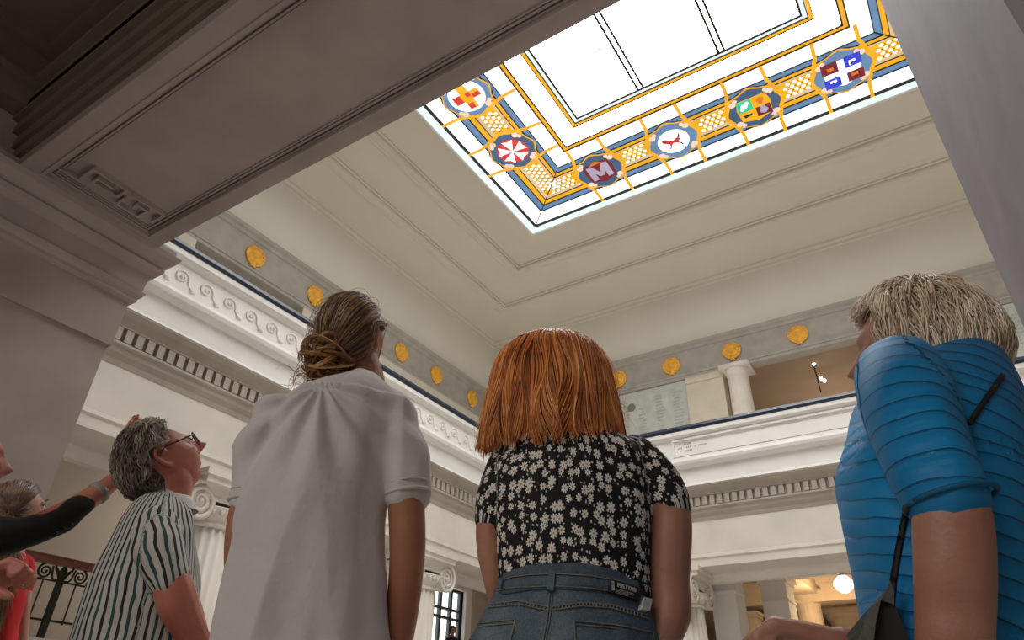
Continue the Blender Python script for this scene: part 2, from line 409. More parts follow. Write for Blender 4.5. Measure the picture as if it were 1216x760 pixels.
# left aisle: wall with tall window, pilaster, landing and balustrade
AX = -13.2
b = newbm()
wy0, wy1, wz1 = 15.05, 17.0, 4.55
wy0 = on(512, 720, 0, AX).y; wy1 = on(549.5, 720, 0, AX).y; wz1 = on(530, 697, 0, AX).z
box(b, AX-.3, AX, -1, wy0, 0, 6.3); box(b, AX-.3, AX, wy1, 21, 0, 6.3); box(b, AX-.3, AX, wy0, wy1, wz1, 6.3); box(b, AX-.3, AX, wy0, wy1, 0, .9)
struct('wall_left_aisle', b, simple('aisle_wall', (.56, .51, .44), .85, .04, 1))
b = newbm(); box(b, AX-.25, AX+.12, wy1, wy1+.3, 0, wz1+.25); box(b, AX-.25, AX+.12, wy0-.3, wy0, 0, wz1+.25); box(b, AX-.25, AX+.12, wy0, wy1, wz1, wz1+.25); struct('trim_11', b, WHITE)
wroot = bpy.data.objects.new('window_1', None); C.objects.link(wroot); wroot['kind'] = 'structure'; wroot.location = (AX, wy0, .9)
b = newbm()
ym = on(537.5, 720, 0, AX).y
for z in (on(530, 722, 0, AX).z, on(530, 733, 0, AX).z, .95, wz1-.03, 2.2): box(b, AX-.14, AX-.06, wy0, wy1, z-.035, z+.035)
for y in (ym, wy1-.05, wy0+.04, ym-(wy1-ym)): box(b, AX-.15, AX-.05, y-.05, y+.05, .9, wz1)
obj('window_frame', b, simple('window_iron', (.06,.07,.07), .5), wroot)
b = newbm(); box(b, AX-.2, AX-.16, wy0, wy1, .9, wz1); obj('window_pane', b, emis('daylight_glass', (.95,1,1), 2.2), wroot)
# wall closing the left aisle beyond the window, with pilaster capital
b = newbm(); box(b, AX, -10.6, 19.6, 19.9, 0, 6.3); struct('wall_aisle_end', b, simple('aisle_end', (.50, .43, .38), .85, .05, 1))
b = newbm(); box(b, -12.2,-11.3, 19.2, 19.6, 0, 4.1); box(b, -12.3,-11.2, 19.1, 19.6, 4.1, 4.2); box(b, -12.4,-11.1, 19.0, 19.6, 4.3, 4.45); box(b, -12.35,-11.15, 19.05, 19.6, 4.2, 4.3); struct('trim_12', b, WHITE)
b = newbm(); box(b, AX, HX0-1.9, -1, 13.2, 1.55, 1.85); box(b, AX, HX0-1.8, -1, 13.2, 1.85, 1.95); struct('floor_landing', b, STONE)
# balustrade on the landing
BX = on(75, 663, 0, -11.5).x; BT = on(75, 663, 0, BX).z
root = empty('iron_balustrade', (BX, 4.5, 1.95), 'black iron scrollwork balustrade with a red-brown handrail, on the landing behind the striped shirt', 'balustrade')
y0b, y1b = 2.2, 8.2; zt = BT-.03
b = newbm(); box(b, BX-.05, BX+.06, y0b, y1b, zt-.08, zt); tube(b, [(BX,y0b,zt),(BX,y1b,zt)], .05, seg=8, k=1); obj('handrail', b, WOOD, root)
zb = on(75, 741, 0, BX).z
b = newbm(); box(b, BX-.012, BX+.012, y0b, y1b, zt-.31, zt-.285); obj('middle_bar', b, IRON, root)
b = newbm(); box(b, BX-.012, BX+.012, y0b, y1b, zb, zb+.03); obj('bottom_bar', b, IRON, root)
pc = on(68, 700, 0, BX).y; PT = .86
k = -2
while pc + k*PT < y1b:
    yc = pc + k*PT
    if yc > y0b:
        b = newbm(); box(b, BX-.03, BX+.03, yc-.045, yc+.045, 1.95, zt-.29)
        for s in (-1, 1):   # fan under the rail
            tube(b, [(BX,yc,zt-.3),(BX,yc+s*.05,zt-.2),(BX,yc+s*.12,zt-.12),(BX,yc+s*.13,zt-.08)], [.03,.03,.02,.01], seg=6, k=4)
        ball(b, (BX,yc,zt-.17), (.02,.06,.09), 10)
        obj('newel', b, IRON, root)
        for s in (-1, 1):
            b = newbm(); pts = []; oc = yc+s*.26
            for i in range(37):
                t = i/36; a = PI/2 + (-s)*t*2*PI*1.7 - s*.3; r = .105*(1-.78*t)
                pts.append((BX, oc + math.cos(a)*r, zt-.185 + math.sin(a)*r))
            tube(b, pts, [.017*(1-.3*i/36) for i in range(37)], seg=6, k=1)
            tube(b, [(BX,yc+s*.04,zt-.28),(BX,yc+s*.12,zt-.27),(BX,yc+s*.15,zt-.2),(BX,yc+s*.17,zt-.1)], .014, seg=6, k=4)
            ball(b, (BX, oc+s*.13, zt-.26), .025, 8); ball(b, (BX, oc-s*.02, zt-.185), .02, 8)
            obj('scroll', b, IRON, root)
            b = newbm(); box(b, BX-.009, BX+.009, yc+s*.24-.009, yc+s*.24+.009, zb-.02, zt-.29); obj('baluster', b, IRON, root)
    k += 1
# ------------------------------------------------------------------ back aisle, warm light
b = newbm(); box(b, -14, 12, 29, 29.3, 0, 6.3); struct('wall_back_aisle', b, simple('far_wall', (.34, .24, .15), .85, .1, 1))
b = newbm()
for y in (19.0, 23.0): box(b, -14, 12, y, y+.7, 4.75, 5.3); box(b, -14, 12, y-.08, y+.78, 5.25, 5.4)
for x in (-9.0, -4.6, -.6, 3.4): box(b, x, x+.6, 16.6, 29, 4.95, 5.4)
struct('ceiling_back_aisle_beams', b, WARMST)
b = newbm(); box(b, -14, 12, 16.5, 29.3, 5.4, 5.6); struct('ceiling_back_aisle', b, simple('aisle_ceiling', (.42, .31, .2), .8, .08, 1))
def pier_sq(name, label, x0, x1, y0, d, top, mat, capz=None, grp=None):
    o = empty(name, ((x0+x1)/2, y0+d/2, 0), label, 'pillar', grp)
    b = newbm(); box(b, x0, x1, y0, y0+d, 0, top); obj('shaft', b, mat, o)
    b = newbm()
    for q, z0, z1 in ((.03,-.62,-.56),(.05,-.18,-.1),(.1,-.1,0)): box(b, x0-q, x1+q, y0-q, y0+d+q, top+z0, top+z1)
    obj('capital', b, mat, o)
xa = on(846, 720, 1, 17.4).x; xb = on(875, 720, 1, 17.4).x
pier_sq('square_pillar', 'smooth white square pillar just beyond the ionic column beneath the cornice', xa, xb, 17.4, .8, 4.75, WHITE)
xa = on(906, 720, 1, 19).x; xb = on(937, 720, 1, 19).x
pier_sq('square_pillar', 'cream square pillar with a thin neck moulding, between two warm-lit openings', xa, xb, 19, .8, 4.75, STONE)
xa = on(882, 730, 1, 23).x; xb = on(897, 730, 1, 23).x
pier_sq('square_pillar', 'narrow tan pilaster deep in the warm-lit back aisle', xa, xb, 23, .6, 4.6, WARMST)
cx_ = on(961, 730, 1, 23.4).x; ct = on(961, 703, 1, 23.4).z
b = newbm(); doric(b, cx_, 23.4, 0, ct, .42); o = obj('flared_column', b, WARMST, None, True); tag(o, 'tan column with a flared capital below the hanging globe lamp', 'column')
cx2 = on(1005, 740, 1, 26).x; b = newbm(); doric(b, cx2, 26, 0, on(1005, 724, 1, 26).z, .5); o = obj('flared_column', b, WARMST, None, True); tag(o, 'dim squat column under the globe lamp, above the blond woman\'s hand', 'column')
# globe pendant
lp = on(1002, 694, 1, 18.4)
root = empty('pendant_lamp', lp, 'glowing white glass globe lamp hanging in the back aisle', 'lamp')
b = newbm(); lathe(b, [(.03,.2),(.09,.19),(.2,.08),(.23,0),(.19,-.09),(.09,-.17),(.01,-.2)][::-1], c=lp, seg=24); obj('globe', b, emis('globe_glow', (1,.93,.8), 5), root, True)
b = newbm(); tube(b, [lp+V((0,0,.18)), V((lp.x,lp.y,5.4))], .012, seg=6, k=1); lathe(b, [(.04,.18),(.06,.22),(.03,.28)], c=lp, seg=12); obj('rod', b, IRON, root)
# track with spots in the upper gallery
t0 = on(962, 420, 2, 12.08); t1 = on(975, 466, 2, 12.08)
root = empty('spotlight_track', t0, 'black ceiling track with small warm spotlights in the upper gallery', 'spotlight track')
t1 = V((t0.x+.15, t0.y+.1, 12.08)); t0b = on(963, 424, 1, 22.5)
tA, tB = on(963, 422, 1, 22.5), on(975, 466, 1, 22.5)
b = newbm(); tube(b, [V((tA.x,22.5,12.1)), V((tA.x,22.5,tA.z)), tB], .02, seg=6, k=1); obj('track', b, IRON, root)
for (px, py) in ((966.5,432),(974.6,449),(979,452)):
    c = on(px, py, 1, 22.42); b = newbm(); tube(b, [c+V((0,.12,.08)), c+V((0,.02,0))], [.04,.06], seg=12, k=1); s = obj('spotlight', b, IRON, root)
    b = newbm(); ball(b, c, .06, 12); obj('bulb', b, emis('spot_glow', (1,.85,.55), 9), s, True)
# ================================================================== STAINED GLASS SKYLIGHT
sky = empty('stained_glass_skylight', ((SX0+SX1)/2, (SY0+SY1)/2, ZS), 'bright stained glass ceiling light with gold and blue borders and shield medallions', 'skylight')
GW = emis('glass_white', (1,1,1), 12.0); GP = emis('glass_pale_green', (.80,.95,.90), 1.15); GG = emis('glass_gold', (1,.47,.014), .97)
GB = emis('glass_blue', (.16,.30,.52), .85); GBD = emis('glass_dark_blue', (.07,.14,.25), .8); GC = emis('glass_cream', (.90,.66,.36), .85)
GR = emis('glass_red', (.85,.04,.04), .8); GM = emis('glass_maroon', (.25,.015,.03), .8); GL = emis('glass_lilac', (.55,.48,.62), .85)
GGR = emis('glass_green', (.05,.75,.38), .85); GBR = emis('glass_royal_blue', (.04,.06,.75), .9); GO = emis('glass_orange', (.95,.25,.02), .8); GPK = emis('glass_flesh', (1,.72,.55), 1.0)
GWS = emis('glass_soft_white', (.97,.99,1), 1.8)
def band(name, e0, e1, mat, z=ZS, n=1):
    b = newbm()
    o = (SX0+e0, SX1-e0, SY0+e0, SY1-e0); i = (SX0+e1, SX1-e1, SY0+e1, SY1-e1)
    A = [(o[0],o[2]),(o[1],o[2]),(o[1],o[3]),(o[0],o[3])]; B = [(i[0],i[2]),(i[1],i[2]),(i[1],i[3]),(i[0],i[3])]
    for j in range(4):
        k = (j+1)%4; poly(b, [(*A[j],z),(*A[k],z),(*B[k],z),(*B[j],z)])
    return obj(name, b, mat, sky)
band('outer_frame', -.06, .22, GP, ZS-.05)
b = newbm(); ring_sweep(b, (SX0,SX1,SY0,SY1), [(-.08,ZS-.05),(-.02,ZS-.09),(0,ZS-.05),(0,ZS+.2),(-.08,ZS+.2)]); obj('frame_lip', b, WHITE, sky)
band('pale_band', .29, .77, GWS); band('blue_band', .77, .98, GB); band('gold_band', .98, 1.16, GG); band('cream_band', 1.16, 1.28, GC)
band('bead_band', 1.28, 1.78, GG); band('cream_band', 1.78, 1.86, GC); band('gold_band', 1.86, 1.99, GG); band('blue_band', 1.99, 2.16, GB)
band('pale_band', 2.16, 2.62, GWS); band('gold_band', 2.62, 2.74, GG); band('white_band', 2.74, 3.26, GW); band('gold_band', 3.26, 3.35, GG); band('pale_band', 3.35, 3.48, GP)
b = newbm(); poly(b, [(SX0+3.48,SY0+3.48,ZS),(SX1-3.48,SY0+3.48,ZS),(SX1-3.48,SY1-3.48,ZS),(SX0+3.48,SY1-3.48,ZS)]); obj('centre_panes', b, GW, sky)
# leading
b = newbm()
def lead(e, w):
    o = (SX0+e-w, SX1-e+w, SY0+e-w, SY1-e+w); i = (SX0+e+w, SX1-e-w, SY0+e+w, SY1-e-w); frame(b, o, i, ZS-.03, ZS-.002)
for e, w in ((.25,.045),(.77,.012),(.98,.012),(1.16,.008),(1.86,.008),(1.99,.01),(2.16,.012),(2.62,.016),(2.75,.02),(3.26,.008),(3.37,.012),(3.5,.026)): lead(e, w)
def bar(bb, p, q, w, z=ZS-.012, h=.01):
    p, q = V((*p, z)), V((*q, z)); d = (q-p); n = V((-d.y, d.x, 0)).normalized()*w
    obox(bb, (p+q)/2, d/2, n, V((0,0,h)))
iy = SY1-3.5; cxs = (SX0+SX1)/2
for s in (-1, 1):
    for dx in (.42, .56): bar(b, (cxs+s*1.05+s*(dx-.49), iy), (cxs+s*1.05+s*(dx-.49), SY0+3.5), .028)
bar(b, (SX0+3.5, iy-.13), (SX1-3.5, iy-.13), .008)
for k, x in enumerate((-5.2,-4.6,-4.0,-1.1,-.4)): pass
for j in range(6): bar(b, (SX0+3.5, iy-.9*j-1.6), (SX1-3.5, iy-.9*j-1.6), .005)
# thin lantern structure lines and mitre joints
for (cx, cy, sx, sy) in ((SX0,SY1,1,-1),(SX1,SY1,-1,-1),(SX0,SY0,1,1),(SX1,SY0,-1,1)):
    bar(b, (cx+sx*.27, cy+sy*.27), (cx+sx*2.15, cy+sy*2.15), .012)
    bar(b, (cx+sx*2.75, cy+sy*2.75), (cx+sx*3.3, cy+sy*3.3), .006)
arc = [(cxs+math.cos(a)*1.7, iy-2.3+math.sin(a)*1.3) for a in [PI*2*i/24 for i in range(25)]]
for p, q in zip(arc, arc[1:]): bar(b, p, q, .008)
x = SX0+3.0
while x < SX1-2.9:
    bar(b, (x, SY1-2.76), (x, SY1-3.26), .004); bar(b, (x+.1, SY1-2.2), (x+.1, SY1-2.6), .004); x += .8
y = SY0+3.0
while y < SY1-2.9: bar(b, (SX0+2.76, y), (SX0+3.26, y), .004); y += .8
obj('leading', b, BLACKM, sky)
# medallions
MX = [cxs+k*2.2 for k in (-1.5,-.5,.5,1.5)]
MX = [-5.97,-3.72,-1.50,.66]
spotsM = [((x, SY1-1.43), 0) for x in MX] + [((SX0+1.40, y), PI/2) for y in (11.4, 9.16, 6.95)]
Z1, Z2, Z3, Z4 = ZS-.035, ZS-.045, ZS-.055, ZS-.065
SM = 1.08
def disc(pts2, c, ang, z, mat, name, parent):
    ca_, sa = math.cos(ang), math.sin(ang)
    bb = newbm(); poly(bb, [(c[0]+x*SM*ca_+y*SM*sa, c[1]+x*SM*sa-y*SM*ca_, z) for x, y in pts2]); return obj(name, bb, mat, parent)
def multi(polys, c, ang, z, mat, name, parent):
    ca_, sa = math.cos(ang), math.sin(ang); bb = newbm()
    for pts2 in polys: poly(bb, [(c[0]+x*SM*ca_+y*SM*sa, c[1]+x*SM*sa-y*SM*ca_, z) for x, y in pts2])
    return obj(name, bb, mat, parent)
def circ(r, cx=0, cy=0, n=20, ph=0, lob=0): return [(cx+math.cos(2*PI*i/n+ph)*r*(1+lob*math.cos(8*2*PI*i/n)), cy+math.sin(2*PI*i/n+ph)*r*(1+lob*math.cos(8*2*PI*i/n))) for i in range(n)]
def rect(x0, x1, y0, y1): return [(x0,y0),(x1,y0),(x1,y1),(x0,y1)]
def radial(c, ang, side):
    """gold bars that bow out round a medallion"""
    ca_, sa = math.cos(ang), math.sin(ang)
    P2 = [(side*.50,1.20),(side*.50,.72),(side*.58,.42),(side*.70,.12),(side*.70,-.12),(side*.60,-.42),(side*.50,-.72),(side*.48,-1.16)]
    bb = newbm()
    for p, q in zip(P2, P2[1:]):
        a = (c[0]+p[0]*ca_-p[1]*sa, c[1]+p[0]*sa+p[1]*ca_); d = (c[0]+q[0]*ca_-q[1]*sa, c[1]+q[0]*sa+q[1]*ca_)
        bar(bb, a, d, .045, ZS-.03, .006)
    for p in P2: 
        bmesh.ops.create_circle(bb, cap_ends=True, segments=10, radius=.05, matrix=Matrix.Translation((c[0]+p[0]*ca_-p[1]*sa, c[1]+p[0]*sa+p[1]*ca_, ZS-.038)))
    return obj('gold_mullion', bb, GG, sky)
for i, (c, ang) in enumerate(spotsM):
    an = ang
    for s in (-1, 1): radial(c, an, s)
    med = disc(circ(.66, n=16, ph=PI/16, lob=.0), c, an, Z1, BLACKM, 'medallion', sky)
    disc([(x*1.0, y*1.0) for x, y in circ(.64, n=32, lob=.05)], c, an, Z1-.002, GG, 'gold_border', med)
    disc(circ(.60, n=32, lob=.04), c, an, Z2, GB if i % 2 else GBD, 'blue_ground', med)
    multi([circ(.085, sx*.44, sy*.34, 10) for sx in (-1,1) for sy in (-1,1)] + [circ(.06, sx*.36, sy*.42, 10) for sx in (-1,1) for sy in (-1,1)], c, an, Z2-.004, GPK, 'corner_leaf', med)
    oct_ = [(-.36,-.30),(0,-.42),(.36,-.30),(.40,.1),(.33,.36),(-.33,.36),(-.40,.1)]
    if i == 0:    # maroon with pale letter M
        disc(oct_, c, an, Z3, GM, 'shield', med)
        m_ = [[(-.30,-.26),(-.14,-.26),(-.14,.28),(-.30,.28)],[(.14,-.26),(.30,-.26),(.30,.28),(.14,.28)],[(-.30,.28),(-.14,.28),(.06,-.16),(-.06,-.16)],[(.14,.28),(.30,.28),(.06,-.16),(-.06,-.16)]]
        multi(m_, c, an, Z4, GL, 'letter', med)
        multi([[(-.22,.30),(.22,.30),(0,.42)]], c, an, Z4-.002, GO, 'crest', med)
    elif i == 1:
        disc(circ(.40, n=24), c, an, Z3, GWS, 'shield', med)
        multi([[(-.2,.02),(-.12,.1),(.0,.04),(.13,.1),(.2,.02),(.12,-.04),(.15,-.14),(.06,-.08),(-.02,-.05),(-.12,-.14),(-.12,-.04)], circ(.07,-.2,.1,10)], c, an, Z4, GR, 'red_beast', med)
        multi([[(-.2,.02),(-.27,.18),(-.25,.19),(-.17,.05)],[(.13,.1),(.2,.2),(.22,.18),(.18,.06)],[(-.12,-.12),(-.18,-.22),(-.15,-.22),(-.08,-.12)],[(.13,-.12),(.17,-.22),(.2,-.2),(.17,-.1)]], c, an, Z4, BLACKM, 'black_outline', med)
    elif i == 2:
        disc(oct_, c, an, Z3, GG, 'shield', med)
        multi([rect(-.36,-.02,.0,.35)], c, an, Z4, GGR, 'green_quarter', med); multi([rect(.02,.36,-.30,.0)], c, an, Z4, GM, 'red_quarter', med)
        multi([circ(.08,-.2,.18,9), circ(.05,-.12,.25,8), circ(.05,-.26,.1,8)], c, an, Z4-.004, GWS, 'white_charge', med)
        multi([circ(.1,.19,-.15,10), circ(.06,.19,-.03,8)], c, an, Z4-.004, GL, 'lilac_charge', med)
        multi([circ(.09,.18,.2,9), circ(.05,.18,.1,8)], c, an, Z4-.004, GO, 'orange_charge', med); multi([[(-.3,-.1),(-.08,-.12),(-.1,-.17),(-.27,-.2)]], c, an, Z4-.004, BLACKM, 'black_charge', med)
    elif i == 3:
        disc(oct_, c, an, Z3, GWS, 'shield', med)
        multi([rect(.07,.42,.07,.40), rect(-.42,-.07,-.36,-.07)], c, an, Z4, GBR, 'blue_quarter', med); multi([rect(-.42,-.07,.07,.40), rect(.07,.42,-.36,-.07)], c, an, Z4, GM, 'red_quarter', med)
        multi([rect(-.3,-.16,.16,.26), rect(.15,.3,-.22,-.13)], c, an, Z4-.004, GO, 'orange_charge', med); multi([rect(.16,.3,.2,.26), rect(.16,.2,.12,.2), rect(-.3,-.16,-.2,-.14)], c, an, Z4-.004, GWS, 'white_charge', med)
    elif i == 4:   # white petals on red over blue
        disc(circ(.42, n=24), c, an, Z3, GR, 'shield', med)
        pet = []
        for k in range(5):
            a = PI/2+2*PI*k/5 + .2; pet.append([(0,0),(math.cos(a-.38)*.41, math.sin(a-.38)*.41),(math.cos(a)*.34, math.sin(a)*.34),(math.cos(a+.38)*.41, math.sin(a+.38)*.41)])
        multi(pet, c, an, Z4, GWS, 'white_cross', med)
    elif i == 5:
        disc(circ(.46, n=24), c, an, Z3, GWS, 'shield', med)
        multi([rect(-.12,.12,-.36,.36), rect(-.38,.38,-.12,.12)], c, an, Z4, GG, 'gold_cross', med)
        multi([rect(-.12,.12,-.34,-.14), rect(-.02,.1,.14,.34), rect(-.1,.02,.0,.12), rect(.2,.36,-.1,.04)], c, an, Z4-.004, GR, 'red_tile', med)
    else:
        disc(oct_, c, an, Z3, GR, 'shield', med); multi([rect(-.1,.1,-.3,.3)], c, an, Z4, GWS, 'white_pale', med)
# beads between medallions
b = newbm(); b2 = newbm()
def beads(c0, c1, ax):
    n = int((c1-c0)/.165)
    for i in range(n):
        for r in range(4):
            t = c0 + (i+.5+(.5 if r % 2 else 0))*.165; e = 1.33+r*.125
            p = (t, SY1-e, ZS-.008) if ax == 'x' else (SX0+e, t, ZS-.008)
            if t > c1: continue
            bmesh.ops.create_circle(b, cap_ends=True, segments=10, radius=.05, matrix=Matrix.Translation(p))
            q = (p[0]+.082, p[1], p[2]) if ax == 'x' else (p[0], p[1]+.082, p[2])
            bmesh.ops.create_circle(b2, cap_ends=True, segments=6, radius=.018, matrix=Matrix.Translation(q))
for a, c in zip([SX0+1.45]+[m+.75 for m in MX], [m-.75 for m in MX]+[SX1-1.5]): beads(a, c, 'x')
for a, c in ((12.15,SY1-1.45),(9.9,10.65),(7.7,8.4),(5.0,6.2)): beads(a, c, 'y')
o = obj('white_beads', b, GWS, sky); o['kind'] = 'stuff'; o = obj('bead_dots', b2, simple('bead_brown', (.25,.14,.05), .6), sky); o['kind'] = 'stuff'
# ================================================================== NEAR BEAM, PIERS, COFFERED CEILING
BY0, BY1, BZ = 1.475, 3.07, 5.8
b = newbm()
# soffit built with a recessed panel; border of stepped fillets; long beam body
SXa, SXb = -9.0, 4.5; pX0, pX1, pY0, pY1 = -7.13, .0, 1.66, 2.92
frame(b, (SXa, SXb, BY0, BY1), (pX0, pX1, pY0, pY1), BZ, 7.6)
box(b, pX0-.1, pX1+.1, pY0-.1, pY1+.1, BZ+.06, 7.5)
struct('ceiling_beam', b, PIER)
b = newbm()
def rail_frame(e, w, z0): frame(b, (pX0+e, pX1-e, pY0+e, pY1-e), (pX0+e+w, pX1-e-w, pY0+e+w, pY1-e-w), z0, BZ+.07)
rail_frame(.0, .035, BZ-.012); rail_frame(.035, .03, BZ+.03); rail_frame(.085, .02, BZ+.035); rail_frame(.115, .014, BZ+.045)
# greek key fillets across the panel end
kz0, kz1 = BZ+.015, BZ+.075
def kb_(x0, y0, x1, y1, w=.014):
    box(b, min(x0,x1)-w, max(x0,x1)+w, min(y0,y1)-w, max(y0,y1)+w, kz0, kz1)
def keypath(pts):
    for p, q in zip(pts, pts[1:]): kb_(*p, *q)
KI = [0]
def kseg(p, q, w=.013):
    KI[0] += 1; bar(b, p, q, w, BZ+.038-.0006*KI[0], .028)
def keypath(pts):
    for p, q in zip(pts, pts[1:]):
        d = (V(q)-V(p)).normalized()*.012; kseg((p[0]-d.x, p[1]-d.y), (q[0]+d.x, q[1]+d.y))
keypath([(-6.90,1.74),(-6.90,1.93),(-6.60,1.93),(-6.60,2.30),(-6.80,2.30),(-6.80,2.03),(-6.70,2.03),(-6.70,2.20)])
keypath([(-6.76,2.36),(-6.90,2.36),(-6.90,2.62),(-6.72,2.62),(-6.72,2.50),(-6.80,2.50)])
keypath([(-6.62,2.38),(-6.62,2.76),(-6.84,2.76)])
struct('trim_13', b, PIER)
# near face steps rising to the coffers
b = newbm()
for y0, y1, z0, z1 in ((1.43,1.475,5.95,6.5),(1.39,1.475,6.12,6.5),(1.33,1.475,6.3,6.55),(1.27,1.475,6.45,6.62)): box(b, SXa, SXb, y0, y1, z0, z1)
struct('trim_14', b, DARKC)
b = newbm(); cx0, cx1, cy0, cy1 = -7.19, -3.6, -2.2, 1.27
frame(b, (-11, 5, -4.5, 1.3), (cx0, cx1, cy0, cy1), 6.5, 7.6); box(b, cx0-.2, cx1+.2, cy0-.2, cy1+.2, 7.34, 7.6)
frame(b, (cx0-.01,cx1+.01,cy0-.01,cy1+.01), (cx0+.09,cx1-.09,cy0+.09,cy1-.09), 6.72, 6.8)
frame(b, (cx0-.01,cx1+.01,cy0-.01,cy1+.01), (cx0+.14,cx1-.14,cy0+.14,cy1-.14), 7.2, 7.34)
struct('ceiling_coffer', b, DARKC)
# left pier with moulded cap: profile around its hall corner
def pier_cap(b, x, y0, y1, prof, sgn):
    """prof [(out,z)], wraps the jamb face (x) and both ends"""
    R = []
    for o, z in prof:
        R.append([b.verts.new(p) for p in ((x-sgn*1.5, y0-o, z), (x+sgn*o, y0-o, z), (x+sgn*o, y1+o, z), (x-sgn*1.5, y1+o, z))])
    ringfaces(b, R)
JX = -7.5
b = newbm(); box(b, JX-3.0, JX, -1.0, BY1, 0, 4.52); box(b, JX-3.0, JX+.035, -1.0, BY1+.03, 4.52, 7.0)
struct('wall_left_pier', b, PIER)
b = newbm()
R = []
for o, z in [(.04,5.10),(.09,5.13),(.09,5.17),(.12,5.2),(.14,5.25),(.10,5.27),(.12,5.50),(.20,5.55),(.22,5.60),(.18,5.62),(.24,5.68),(.30,5.74),(.32,5.80),(.26,5.82),(.26,5.9)]:
    R.append([b.verts.new(p) for p in ((JX-3.05, -1.0, z), (JX+o, -1.0, z), (JX+o, BY1+o, z), (JX-3.05, BY1+o, z))])
ringfaces(b, R)
struct('trim_15', b, PIER)
# right pier
RX = .448
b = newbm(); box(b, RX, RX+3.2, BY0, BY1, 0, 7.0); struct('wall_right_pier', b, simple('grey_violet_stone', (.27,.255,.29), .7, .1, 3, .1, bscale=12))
# ================================================================== PEOPLE: tools
Z_ = V((0,0,1))
def lat(c):
    """horizontal directions at a world point: across the view and away from it"""
    d = V((c.x, c.y, 0)).normalized(); return V((d.y, -d.x, 0)), d
def sil_rings(rows, dh, depth):
    """rows (py, pxL, pxR, half depth) -> [(centre, across vec, depth vec)]"""
    out = []
    for r in rows:
        py, a, c, dd = r[:4]; h = r[4] if len(r) > 4 else dh
        A, B = P(a, py, h), P(c, py, h); ce = (A+B)/2; hv = (B-A)/2; z = hv.z; hv.z = 0
        n = V((-hv.y, hv.x, 0)).normalized()
        out.append((ce, hv, n*dd))
    return out
def loft(bm, rings, seg=28, pw=2.3, k=4, shrink=1.0):
    v = [[*c, *a, *d] for c, a, d in rings]
    if k > 1 and len(v) > 2:
        vv = []; n = len(v)
        for i in range(n-1):
            p = [v[max(i-1,0)], v[i], v[i+1], v[min(i+2,n-1)]]
            for j in range(k):
                t = j/k
                vv.append([0.5*((2*b)+(c-a)*t+(2*a-5*b+4*c-d)*t*t+(3*b-a-3*c+d)*t**3) for a, b, c, d in zip(*p)])
        vv.append(v[-1]); v = vv
    R = []
    for q in v:
        c, a, d = V(q[:3]), V(q[3:6])*shrink, V(q[6:9])*shrink; ring = []
        for i in range(seg):
            th = 2*PI*i/seg; cs, sn = math.cos(th), math.sin(th)
            ring.append(bm.verts.new(c + a*(math.copysign(abs(cs)**(2/pw), cs)) + d*(math.copysign(abs(sn)**(2/pw), sn))))
        R.append(ring)
    ringfaces(bm, R); return v
def chain(pts):
    """[(px,py,dh,rpx)] -> points, radii in metres"""
    return [P(a, b, h) for a, b, h, r in pts], [r/ppm(a, b, h) for a, b, h, r in pts]
def limb(bm, pts, seg=14, k=4):
    p, r = chain(pts); tube(bm, p, r, seg=seg, k=k); ball(bm, p[0], r[0]*.98, 14); ball(bm, p[-1], r[-1]*.98, 14); return p, r
def orient(fwd, up=None):
    """matrix with y = fwd, z near up"""
    f = V(fwd).normalized(); u = V(up) if up else Z_
    x = f.cross(u).normalized(); z = x.cross(f)
    return Matrix((x, f, z)).transposed().to_4x4()
def g(x, s): return math.exp(-(x/s)**2)
def sm(a, b, x): t = min(1, max(0, (x-a)/(b-a))); return t*t*(3-2*t)
